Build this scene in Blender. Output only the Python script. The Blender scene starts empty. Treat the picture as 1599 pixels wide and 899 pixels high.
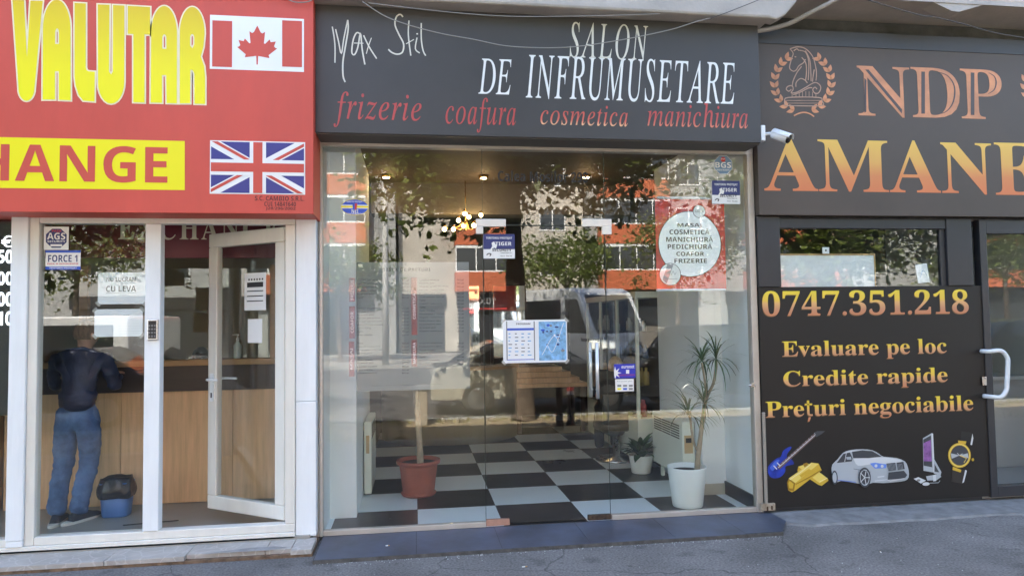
import bpy, bmesh, math, random
from math import sin, cos, pi, radians
from mathutils import Vector, Matrix, noise

S = bpy.context.scene
COL = S.collection
# ------------------------------------------------------------------ camera
FPX = 1079.0
YAW, PIT, ROL = radians(8.04), radians(2.684), radians(-0.8045)
CAM = Vector((0.0, -5.63, 1.65))
_f = Vector((sin(YAW)*cos(PIT), cos(YAW)*cos(PIT), sin(PIT)))
_r = Vector((cos(YAW), -sin(YAW), 0)); _u = _r.cross(_f)
RT = cos(ROL)*_r + sin(ROL)*_u; UP = -sin(ROL)*_r + cos(ROL)*_u; FW = _f
cd = bpy.data.cameras.new('camera'); cam = bpy.data.objects.new('camera', cd); COL.objects.link(cam)
cam.matrix_world = Matrix(((RT.x, UP.x, -FW.x, CAM.x), (RT.y, UP.y, -FW.y, CAM.y), (RT.z, UP.z, -FW.z, CAM.z), (0, 0, 0, 1)))
cd.sensor_width = 36.0; cd.lens = 36.0*FPX/1599.0; cd.clip_start = 0.05; cd.clip_end = 600
S.camera = cam
# ------------------------------------------------------------------ world, sun, exposure
SUN_EL, SUN_AZ = radians(48), radians(25)      # azimuth measured from +Y (behind the shops) towards -X
w = bpy.data.worlds.new('World'); S.world = w; w.use_nodes = True
nt = w.node_tree; sky = nt.nodes.new('ShaderNodeTexSky'); sky.sky_type = 'NISHITA'; sky.sun_disc = False
sky.sun_elevation = SUN_EL; sky.sun_rotation = -SUN_AZ; sky.air_density = 1.0; sky.dust_density = 3.0; sky.ozone_density = 0.8
bg = nt.nodes['Background']; bg.inputs['Strength'].default_value = 0.15
nt.links.new(sky.outputs[0], bg.inputs['Color'])
sd = bpy.data.lights.new('sun', 'SUN'); sd.energy = 4.8; sd.angle = radians(0.5); sd.color = (1.0, 0.93, 0.82)
so = bpy.data.objects.new('sun', sd); COL.objects.link(so)
sv = Vector((-sin(SUN_AZ)*cos(SUN_EL), cos(SUN_AZ)*cos(SUN_EL), sin(SUN_EL)))
so.rotation_euler = sv.to_track_quat('Z', 'Y').to_euler(); so.location = (0, 0, 30)
S.view_settings.view_transform = 'Standard'; S.view_settings.look = 'None'
S.view_settings.exposure = 3.05; S.view_settings.gamma = 1.0
S.view_settings.use_curve_mapping = False
S.render.engine = 'CYCLES'
cy = S.cycles
cy.use_adaptive_sampling = False; cy.max_bounces = 9; cy.diffuse_bounces = 4; cy.glossy_bounces = 4; cy.transparent_max_bounces = 40
cy.caustics_reflective = False; cy.caustics_refractive = False; cy.sample_clamp_indirect = 6
try:
    cy.use_denoising = True; cy.denoiser = 'OPENIMAGEDENOISE'
except Exception: pass

# ------------------------------------------------------------------ helpers
def ray(u, v): return RT*((u-799.5)/FPX) - UP*((v-449.5)/FPX) + FW
def P(u, v, Y=0.0):
    d = ray(u, v); return CAM + d*((Y-CAM.y)/d.y)
def G(u, v, Z=0.0):
    d = ray(u, v); return CAM + d*((Z-CAM.z)/d.z)

_M = {}
def lin(c):
    f = lambda x: x/12.92 if x <= .04045 else ((x+.055)/1.055)**2.4
    return tuple(f(x/255.0) for x in c)
def mat(name, col, rough=.55, metal=0.0, var=0.0, vs=3.0, bump=0.0, bs=40.0, spec=.5, coat=0.0, stretch=None, col2=None):
    """principled material with optional object-space mottling (var) and bump"""
    if name in _M: return _M[name]
    m = bpy.data.materials.new(name); m.use_nodes = True; n = m.node_tree.nodes; l = m.node_tree.links
    b = n['Principled BSDF']
    b.inputs['Base Color'].default_value = (*col, 1); b.inputs['Roughness'].default_value = rough
    b.inputs['Metallic'].default_value = metal; b.inputs['Specular IOR Level'].default_value = spec
    b.inputs['Coat Weight'].default_value = coat
    if var or bump:
        tc = n.new('ShaderNodeTexCoord'); mp = n.new('ShaderNodeMapping'); l.new(tc.outputs['Object'], mp.inputs['Vector'])
        if stretch: mp.inputs['Scale'].default_value = stretch
    if var:
        t = n.new('ShaderNodeTexNoise'); t.inputs['Scale'].default_value = vs; t.inputs['Detail'].default_value = 8
        t.inputs['Roughness'].default_value = .62
        l.new(mp.outputs[0], t.inputs['Vector'])
        mx = n.new('ShaderNodeMix'); mx.data_type = 'RGBA'
        rp = n.new('ShaderNodeMapRange'); rp.inputs[1].default_value = .3; rp.inputs[2].default_value = .7
        l.new(t.outputs['Fac'], rp.inputs[0]); l.new(rp.outputs[0], mx.inputs['Factor'])
        mx.inputs['A'].default_value = (*[c*(1-var) for c in col], 1)
        mx.inputs['B'].default_value = (*(col2 if col2 else [min(1, c*(1+var)) for c in col]), 1)
        l.new(mx.outputs['Result'], b.inputs['Base Color'])
        rr = n.new('ShaderNodeMapRange'); rr.inputs[3].default_value = max(0, rough-.1); rr.inputs[4].default_value = min(1, rough+.12)
        l.new(t.outputs['Fac'], rr.inputs[0]); l.new(rr.outputs[0], b.inputs['Roughness'])
    if bump:
        t2 = n.new('ShaderNodeTexNoise'); t2.inputs['Scale'].default_value = bs; t2.inputs['Detail'].default_value = 6
        l.new(mp.outputs[0], t2.inputs['Vector'])
        bp = n.new('ShaderNodeBump'); bp.inputs['Strength'].default_value = bump; bp.inputs['Distance'].default_value = .01
        l.new(t2.outputs['Fac'], bp.inputs['Height']); l.new(bp.outputs[0], b.inputs['Normal'])
    _M[name] = m; return m

def glass(name, tint=(.96, .985, .975), r0=.043, power=5.0, dirt=0.0):
    """thin architectural pane: clear transmission plus a mirror reflection that grows towards grazing angles"""
    if name in _M: return _M[name]
    m = bpy.data.materials.new(name); m.use_nodes = True; n = m.node_tree.nodes; l = m.node_tree.links
    n.remove(n['Principled BSDF'])
    g = n.new('ShaderNodeNewGeometry'); dot = n.new('ShaderNodeVectorMath'); dot.operation = 'DOT_PRODUCT'
    l.new(g.outputs['Normal'], dot.inputs[0]); l.new(g.outputs['Incoming'], dot.inputs[1])
    a = n.new('ShaderNodeMath'); a.operation = 'ABSOLUTE'; l.new(dot.outputs['Value'], a.inputs[0])
    s = n.new('ShaderNodeMath'); s.operation = 'SUBTRACT'; s.inputs[0].default_value = 1; l.new(a.outputs[0], s.inputs[1])
    p = n.new('ShaderNodeMath'); p.operation = 'POWER'; p.inputs[1].default_value = power; l.new(s.outputs[0], p.inputs[0])
    q = n.new('ShaderNodeMath'); q.operation = 'MULTIPLY_ADD'; q.inputs[1].default_value = 1-r0; q.inputs[2].default_value = r0
    l.new(p.outputs[0], q.inputs[0])
    tr = n.new('ShaderNodeBsdfTransparent'); tr.inputs[0].default_value = (*tint, 1)
    gl = n.new('ShaderNodeBsdfGlossy'); gl.inputs['Roughness'].default_value = 0.0; gl.inputs['Color'].default_value = (1, 1, 1, 1)
    mx = n.new('ShaderNodeMixShader'); l.new(q.outputs[0], mx.inputs[0]); l.new(tr.outputs[0], mx.inputs[1]); l.new(gl.outputs[0], mx.inputs[2])
    out = n['Material Output']; last = mx
    if dirt:
        df = n.new('ShaderNodeBsdfDiffuse'); df.inputs[0].default_value = (.6, .6, .58, 1)
        m2 = n.new('ShaderNodeMixShader')
        tc = n.new('ShaderNodeTexCoord'); t = n.new('ShaderNodeTexNoise'); t.inputs['Scale'].default_value = 2.2; t.inputs['Detail'].default_value = 9
        l.new(tc.outputs['Object'], t.inputs['Vector'])
        mr = n.new('ShaderNodeMapRange'); mr.inputs[1].default_value = .4; mr.inputs[2].default_value = .8; mr.inputs[4].default_value = dirt
        l.new(t.outputs['Fac'], mr.inputs[0]); l.new(mr.outputs[0], m2.inputs[0]); l.new(mx.outputs[0], m2.inputs[1]); l.new(df.outputs[0], m2.inputs[2]); last = m2
    l.new(last.outputs[0], out.inputs['Surface'])
    _M[name] = m; return m

def film(name, col, alpha):
    """printed translucent film"""
    if name in _M: return _M[name]
    m = bpy.data.materials.new(name); m.use_nodes = True; n = m.node_tree.nodes; l = m.node_tree.links
    n.remove(n['Principled BSDF'])
    tr = n.new('ShaderNodeBsdfTransparent'); df = n.new('ShaderNodeBsdfDiffuse'); df.inputs[0].default_value = (*col, 1)
    mx = n.new('ShaderNodeMixShader'); mx.inputs[0].default_value = alpha
    l.new(tr.outputs[0], mx.inputs[1]); l.new(df.outputs[0], mx.inputs[2]); l.new(mx.outputs[0], n['Material Output'].inputs['Surface'])
    _M[name] = m; return m

def emit(name, col, s):
    if name in _M: return _M[name]
    m = bpy.data.materials.new(name); m.use_nodes = True; b = m.node_tree.nodes['Principled BSDF']
    b.inputs['Base Color'].default_value = (*col, 1); b.inputs['Emission Color'].default_value = (*col, 1); b.inputs['Emission Strength'].default_value = s
    _M[name] = m; return m

def ramp_mat(name, stops, rough=.4, metal=0.0, axis=2):
    """colour gradient over the object's own height"""
    if name in _M: return _M[name]
    m = bpy.data.materials.new(name); m.use_nodes = True; n = m.node_tree.nodes; l = m.node_tree.links
    b = n['Principled BSDF']; b.inputs['Roughness'].default_value = rough; b.inputs['Metallic'].default_value = metal
    tc = n.new('ShaderNodeTexCoord'); sp = n.new('ShaderNodeSeparateXYZ'); l.new(tc.outputs['Generated'], sp.inputs[0])
    r = n.new('ShaderNodeValToRGB'); e = r.color_ramp.elements
    e[0].position, e[0].color = stops[0][0], (*stops[0][1], 1); e[1].position, e[1].color = stops[-1][0], (*stops[-1][1], 1)
    for pos, c in stops[1:-1]:
        x = e.new(pos); x.color = (*c, 1)
    l.new(sp.outputs[axis], r.inputs[0]); l.new(r.outputs[0], b.inputs['Base Color'])
    _M[name] = m; return m

class MB:
    def __init__(s): s.v = []; s.f = []; s.mi = []; s.mats = []; s.cur = 0; s.sm = []; s.T = None; s.smooth = False
    def use(s, m):
        if m not in s.mats: s.mats.append(m)
        s.cur = s.mats.index(m); return s
    def add(s, vs, fs):
        o = len(s.v)
        s.v += [(s.T @ Vector(p)) if s.T is not None else Vector(p) for p in vs]
        for f in fs:
            s.f.append([o+i for i in f]); s.mi.append(s.cur); s.sm.append(s.smooth)
        return s
    def box(s, x0, x1, y0, y1, z0, z1):
        x0, x1 = min(x0, x1), max(x0, x1); y0, y1 = min(y0, y1), max(y0, y1); z0, z1 = min(z0, z1), max(z0, z1)
        return s.add([(x0,y0,z0),(x1,y0,z0),(x1,y1,z0),(x0,y1,z0),(x0,y0,z1),(x1,y0,z1),(x1,y1,z1),(x0,y1,z1)],
                     [(3,2,1,0),(4,5,6,7),(0,1,5,4),(1,2,6,5),(2,3,7,6),(3,0,4,7)])
    def loft(s, rings, close=True, caps=True):
        n = len(rings[0]); vs = [p for r in rings for p in r]; fs = []
        for i in range(len(rings)-1):
            for j in range(n if close else n-1):
                k = (j+1) % n; fs.append((i*n+j, i*n+k, (i+1)*n+k, (i+1)*n+j))
        if caps:
            fs.append(tuple(reversed(range(n)))); fs.append(tuple((len(rings)-1)*n+j for j in range(n)))
        return s.add(vs, fs)
    def tube(s, pts, r, n=10, caps=True):
        pts = [Vector(p) for p in pts]; rr = r if isinstance(r, (list, tuple)) else [r]*len(pts); rings = []
        prev = None
        for i, p in enumerate(pts):
            d = (pts[min(i+1, len(pts)-1)]-pts[max(i-1, 0)]).normalized()
            if prev is None: a = d.orthogonal().normalized()
            else:
                a = (prev - d*prev.dot(d)); a = a.normalized() if a.length > 1e-5 else d.orthogonal().normalized()
            prev = a; b = d.cross(a)
            rings.append([p + (a*cos(2*pi*j/n)+b*sin(2*pi*j/n))*rr[i] for j in range(n)])
        sm = s.smooth; s.smooth = True; s.loft(rings, True, caps); s.smooth = sm; return s
    def lathe(s, prof, c=(0, 0, 0), n=32, caps=True):
        sm = s.smooth; s.smooth = True
        s.loft([[(c[0]+r*cos(2*pi*j/n), c[1]+r*sin(2*pi*j/n), c[2]+z) for j in range(n)] for r, z in prof], True, caps); s.smooth = sm; return s
    def ball(s, c, r, n=12, sc=(1, 1, 1)):
        k = n//2; return s.lathe_sc(c, r, n, k, sc)
    def lathe_sc(s, c, r, n, k, sc):
        rings = []
        for i in range(k+1):
            a = -pi/2+pi*i/k; q = max(.001, cos(a))
            rings.append([(c[0]+r*sc[0]*q*cos(2*pi*j/n), c[1]+r*sc[1]*q*sin(2*pi*j/n), c[2]+r*sc[2]*sin(a)) for j in range(n)])
        sm = s.smooth; s.smooth = True; s.loft(rings); s.smooth = sm; return s
    def prism(s, pts, y0, y1):
        """outline in XZ extruded from y0 to y1"""
        n = len(pts); ar = sum(pts[i][0]*pts[(i+1)%n][1]-pts[(i+1)%n][0]*pts[i][1] for i in range(n))
        if ar < 0: pts = pts[::-1]
        vs = [(x, y0, z) for x, z in pts]+[(x, y1, z) for x, z in pts]
        fs = [tuple(range(n)), tuple(reversed(range(n, 2*n)))]+[(i, i+n, (i+1)%n+n, (i+1)%n) for i in range(n)]
        return s.add(vs, fs)
    def flat(s, pts, y):
        """flat outline in XZ facing the street"""
        n = len(pts); ar = sum(pts[i][0]*pts[(i+1)%n][1]-pts[(i+1)%n][0]*pts[i][1] for i in range(n))
        if ar < 0: pts = pts[::-1]
        return s.add([(x, y, z) for x, z in pts], [tuple(range(n))])
    def build(s, name, m=None, parent=None, bevel=0, seg=2, loc=None):
        me = bpy.data.meshes.new(name)
        org = Vector(loc) if loc is not None else Vector((0, 0, 0))
        me.from_pydata([tuple(p-org) for p in s.v], [], s.f)
        for x in (s.mats if s.mats else [m]): me.materials.append(x)
        me.polygons.foreach_set('material_index', s.mi if s.mats else [0]*len(s.f)); me.polygons.foreach_set('use_smooth', s.sm); me.update()
        o = bpy.data.objects.new(name, me); COL.objects.link(o)
        if bevel:
            b = o.modifiers.new('bevel', 'BEVEL'); b.width = bevel; b.segments = seg; b.limit_method = 'ANGLE'; b.angle_limit = radians(40); b.harden_normals = False
        if parent is not None:
            o.parent = parent
            if loc is None: o.matrix_parent_inverse = parent_world(parent).inverted()
            else: o.matrix_parent_inverse = parent_world(parent).inverted(); o.location = org
        elif loc is not None: o.location = org
        return o

def parent_world(o):
    m = o.matrix_basis.copy()
    if o.parent is not None: m = parent_world(o.parent) @ o.matrix_parent_inverse @ m
    return m

def tag(o, label=None, cat=None, group=None, kind=None):
    if label: o['label'] = label
    if cat: o['category'] = cat
    if group: o['group'] = group
    if kind: o['kind'] = kind
    return o
def thing(name, label, cat, loc=(0, 0, 0), group=None, rz=0):
    o = bpy.data.objects.new(name, None); COL.objects.link(o); o.location = loc; o.rotation_euler = (0, 0, rz)
    return tag(o, label, cat, group)
def dup(root, loc, rz=0, label=None):
    def cp(o, par):
        c = o.copy(); COL.objects.link(c)
        if par is not None: c.parent = par
        for ch in o.children: cp(ch, c)
        return c
    r = cp(root, None); r.location = loc; r.rotation_euler = (0, 0, rz)
    if label: r['label'] = label
    return r

# ---- lettering: glyph outlines from the built-in font turned into flat meshes
def _map(t, up, lo, dg=None, exc={}):
    o = ''
    for ch in t:
        if ch in exc: o += exc[ch]
        elif 'A' <= ch <= 'Z' and up: o += chr(up+ord(ch)-65)
        elif 'a' <= ch <= 'z' and lo: o += chr(lo+ord(ch)-97)
        elif '0' <= ch <= '9' and dg: o += chr(dg+ord(ch)-48)
        else: o += ch
    return o
STY = {
    'sans': lambda t: t,
    'bold': lambda t: _map(t, 0x1D5D4, 0x1D5EE, 0x1D7EC),
    'serifb': lambda t: _map(t, 0x1D400, 0x1D41A, 0x1D7CE),
    'serifi': lambda t: _map(t, 0x1D434, 0x1D44E, None, {'h': '\u210E'}),
    'serifbi': lambda t: _map(t, 0x1D468, 0x1D482, 0x1D7CE),
}
_G = {}
def glyphs(t, style='sans', res=3, offset=0.0, space=1.0, wspace=1.0):
    k = (t, style, res, offset, space, wspace)
    if k in _G: return _G[k]
    c = bpy.data.curves.new('glyphs', 'FONT'); c.body = STY[style](t); c.resolution_u = res; c.offset = offset; c.space_character = space; c.space_word = wspace
    o = bpy.data.objects.new('glyphs', c); COL.objects.link(o); bpy.context.view_layer.update()
    me = o.evaluated_get(bpy.context.evaluated_depsgraph_get()).to_mesh()
    vs = [(v.co.x, v.co.y) for v in me.vertices]; fs = [tuple(p.vertices) for p in me.polygons]
    bpy.data.objects.remove(o); bpy.data.curves.remove(c)
    x0 = min(v[0] for v in vs); x1 = max(v[0] for v in vs); y0 = min(v[1] for v in vs); y1 = max(v[1] for v in vs)
    _G[k] = (vs, fs, (x0, x1, y0, y1)); return _G[k]
def text(mb, t, x0, x1, z0, z1, y, style='sans', shear=0.0, res=3, offset=0.0, space=1.0, wspace=1.0, ref=None):
    """letters fitted to the rectangle x0..x1, z0..z1 on the plane Y=y; ref: offset of the glyph box that fits (for inset copies)"""
    vs, fs, b = glyphs(t, style, res, offset, space, wspace)
    if ref is not None: b = glyphs(t, style, res, ref, space, wspace)[2]
    sx = (x1-x0)/(b[1]-b[0]); sz = (z1-z0)/(b[3]-b[2])
    out = []
    for a, c in vs:
        q = (c-b[2])*sz
        out.append((x0+(a-b[0])*sx + shear*q, y, z0+q))
    fixed = []
    for f in fs:
        ar = sum(vs[f[i]][0]*vs[f[(i+1)%len(f)]][1]-vs[f[(i+1)%len(f)]][0]*vs[f[i]][1] for i in range(len(f)))
        fixed.append(f if ar > 0 else f[::-1])
    mb.add(out, fixed)
def textp(mb, t, pl, pr, y, style='sans', **k):
    """same, with the rectangle given by its lower-left and upper-right points on the photograph"""
    a = P(*pl, y); b = P(*pr, y); text(mb, t, a.x, b.x, a.z, b.z, y, style, **k)
def xz(u, v, y):
    p = P(u, v, y); return (p.x, p.z)
def outline(mb, loops, y, offset=0.0):
    """filled outline with holes (even-odd) in XZ"""
    c = bpy.data.curves.new('shape', 'CURVE'); c.dimensions = '2D'; c.fill_mode = 'BOTH'; c.offset = offset
    for lp in loops:
        sp = c.splines.new('POLY'); sp.points.add(len(lp)-1)
        for p, (x, z) in zip(sp.points, lp): p.co = (x, z, 0, 1)
        sp.use_cyclic_u = True
    o = bpy.data.objects.new('shape', c); COL.objects.link(o); bpy.context.view_layer.update()
    me = o.evaluated_get(bpy.context.evaluated_depsgraph_get()).to_mesh()
    vs = [(v.co.x, v.co.y) for v in me.vertices]
    fs = []
    for p in me.polygons:
        f = tuple(p.vertices); ar = sum(vs[f[i]][0]*vs[f[(i+1)%len(f)]][1]-vs[f[(i+1)%len(f)]][0]*vs[f[i]][1] for i in range(len(f)))
        fs.append(f if ar > 0 else f[::-1])
    bpy.data.objects.remove(o); bpy.data.curves.remove(c)
    mb.add([(a, y, b) for a, b in vs], fs)
def smoothpath(pts, k=4):
    out = []
    n = len(pts)
    for i in range(n-1):
        p0, p1, p2, p3 = pts[max(i-1, 0)], pts[i], pts[i+1], pts[min(i+2, n-1)]
        for j in range(k):
            t = j/k; out.append(tuple(.5*((2*p1[d])+(-p0[d]+p2[d])*t+(2*p0[d]-5*p1[d]+4*p2[d]-p3[d])*t*t+(-p0[d]+3*p1[d]-3*p2[d]+p3[d])*t**3) for d in range(len(p1))))
    out.append(tuple(pts[-1])); return out
def stroke(mb, pts, w, y, smooth=True, taper=0.0):
    """painted line of width w along pts in XZ"""
    if smooth and len(pts) > 2: pts = smoothpath(pts)
    n = len(pts); L = []; R_ = []
    for i in range(n):
        a = Vector(pts[max(i-1, 0)]); b = Vector(pts[min(i+1, n-1)]); d = (b-a)
        d = d.normalized() if d.length > 1e-7 else Vector((1, 0)); nn = Vector((-d.y, d.x))
        ww = w*.5*(1-taper*abs(2*i/(n-1)-1)) if n > 1 else w*.5
        p = Vector(pts[i]); L.append(p+nn*ww); R_.append(p-nn*ww)
    vs = [(p.x, y, p.y) for p in L]+[(p.x, y, p.y) for p in R_]
    mb.add(vs, [(i+n, i+n+1, i+1, i) for i in range(n-1)])
def circ(cx, cz, rx, rz=None, n=32, a0=0): rz = rz or rx; return [(cx+rx*cos(a0+2*pi*i/n), cz+rz*sin(a0+2*pi*i/n)) for i in range(n)]
def clip(poly, x0, x1, z0, z1):
    for ax, lim, sg in ((0, x0, 1), (0, x1, -1), (1, z0, 1), (1, z1, -1)):
        out = []
        for i in range(len(poly)):
            a, b = poly[i-1], poly[i]; da = sg*(a[ax]-lim); db = sg*(b[ax]-lim)
            if (da >= 0) != (db >= 0):
                t = da/(da-db); out.append((a[0]+(b[0]-a[0])*t, a[1]+(b[1]-a[1])*t))
            if db >= 0: out.append(b)
        poly = out
        if not poly: return poly
    return poly

# ------------------------------------------------------------------ materials
WHITE = mat('white_pvc', (.80, .83, .85), .35, var=.06, vs=2.2, stretch=(5, 5, .7))
CREAMW = mat('aged_white_pvc', (.74, .72, .66), .4, var=.05, vs=3, stretch=(4, 4, .8))
ALU = mat('beige_aluminium', (.50, .46, .41), .4, .3, var=.08, vs=6)
STEEL = mat('brushed_steel', (.62, .62, .62), .28, 1.0, var=.05, vs=30)
SALONBLK = mat('sign_black_vinyl', (.066, .062, .062), .5, var=.12, vs=1.2, spec=.4)
PAWNBLK = mat('sign_brown_black_vinyl', (.082, .062, .049), .5, var=.14, vs=1.1, spec=.45)
ANTHR = mat('anthracite_paint', (.028, .029, .034), .4, var=.1, vs=4)
BLACK = mat('black_plastic', (.012, .012, .013), .4)
REDV = mat('sign_red_vinyl', (.60, .075, .048), .5, var=.075, vs=1.1, stretch=(3.5, 3.5, .8))
YELV = mat('yellow_vinyl', (.88, .78, .0), .45)
CREAMV = mat('cream_vinyl', (.85, .75, .5), .45)
WHITEV = mat('white_vinyl', (.82, .82, .80), .45)
PLASTER = mat('grey_beige_plaster', (.43, .385, .35), .85, var=.16, vs=2.5, bump=.35, bs=30)
PLASTERD = mat('dark_rough_concrete', (.085, .085, .09), .9, var=.45, vs=5, bump=.8, bs=14)
PINKPL = mat('pale_pink_plaster', (.62, .55, .52), .85, var=.1, vs=4, bump=.3, bs=25)
WALLW = mat('white_wall_paint', (.82, .85, .86), .6, var=.04, vs=1)
WALLD = mat('brown_wall_paint', (.055, .04, .03), .7, var=.1, vs=1)
WOOD = mat('oak_laminate', (.68, .44, .25), .45, var=.16, vs=2.2, stretch=(14, 14, .9), bump=.08, bs=30)
WOODD = mat('dark_wood', (.045, .028, .02), .4, var=.2, vs=3, stretch=(1, 6, 9))
WOODR = mat('light_wood_rail', (.42, .25, .11), .45, var=.12, vs=4, stretch=(1, 5, 8))
CERT = mat('grey_floor_tile', (.30, .29, .26), .35, var=.12, vs=4)
TILEB = mat('black_floor_tile', (.018, .019, .023), .3, var=.06, vs=1.5)
TILEW = mat('white_floor_tile', (.70, .78, .82), .3, var=.025, vs=1.2)
TERRA = mat('terracotta', (.30, .085, .05), .6, var=.12, vs=9)
SOIL = mat('soil', (.035, .024, .016), .95, var=.4, vs=30, bump=.8, bs=40)
POTW = mat('white_glazed_pot', (.85, .88, .86), .3, var=.03, vs=3)
RADW = mat('cream_enamel', (.74, .77, .67), .35, var=.04, vs=3)
BARK = mat('tree_bark', (.14, .105, .075), .9, var=.4, vs=9, stretch=(3, 3, .6), bump=.9, bs=18)
STEM = mat('pale_plant_stem', (.36, .29, .2), .8, var=.25, vs=14, bump=.5, bs=60)
LEAF = mat('street_tree_leaf', (.095, .15, .035), .38, var=.4, vs=1.2, col2=(.20, .23, .055))
def leafy(m, col):
    n = m.node_tree.nodes; l = m.node_tree.links; b = n['Principled BSDF']; out = n['Material Output']
    t = n.new('ShaderNodeBsdfTranslucent'); t.inputs[0].default_value = (*col, 1); mx = n.new('ShaderNodeMixShader'); mx.inputs[0].default_value = .35
    l.new(b.outputs[0], mx.inputs[1]); l.new(t.outputs[0], mx.inputs[2]); l.new(mx.outputs[0], out.inputs['Surface'])
leafy(LEAF, (.16, .22, .03))
LEAFD = mat('houseplant_leaf', (.035, .085, .03), .4, var=.4, vs=6)
LEAFDR = mat('dragon_tree_leaf', (.07, .12, .05), .4, var=.4, vs=7)
PAPER = mat('white_paper', (.80, .81, .82), .7, var=.02, vs=3)
NAVY = mat('navy_print', (.03, .04, .16), .5)
BLUEP = mat('blue_print', (.03, .10, .55), .45)
LBLUE = mat('light_blue_print', (.20, .42, .68), .5, var=.5, vs=22)
REDP = mat('red_print', (.62, .04, .035), .5)
INK = mat('black_ink', (.025, .025, .03), .6)
GREYI = mat('grey_ink', (.22, .22, .22), .6)
RUBBER = mat('tyre_rubber', (.02, .02, .021), .8)
ORANGE = mat('orange_render', (.46, .12, .05), .85, var=.08, vs=1)
CREAMR = mat('cream_render', (.47, .43, .37), .9, var=.22, vs=.8)
GREYR = mat('grey_render', (.33, .33, .32), .9, var=.22, vs=.7)
WINF = mat('white_window_frame', (.75, .75, .73), .5)
WIND = mat('dark_window_glass', (.03, .035, .04), .08, spec=.8)
GL = glass('clear_glass', (.972, .992, .987), dirt=.012)
GL2 = glass('clear_inner_glass', (.95, .97, .96))
GLP = glass('tinted_door_glass', (.93, .95, .95), r0=.05, dirt=.012)

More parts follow.
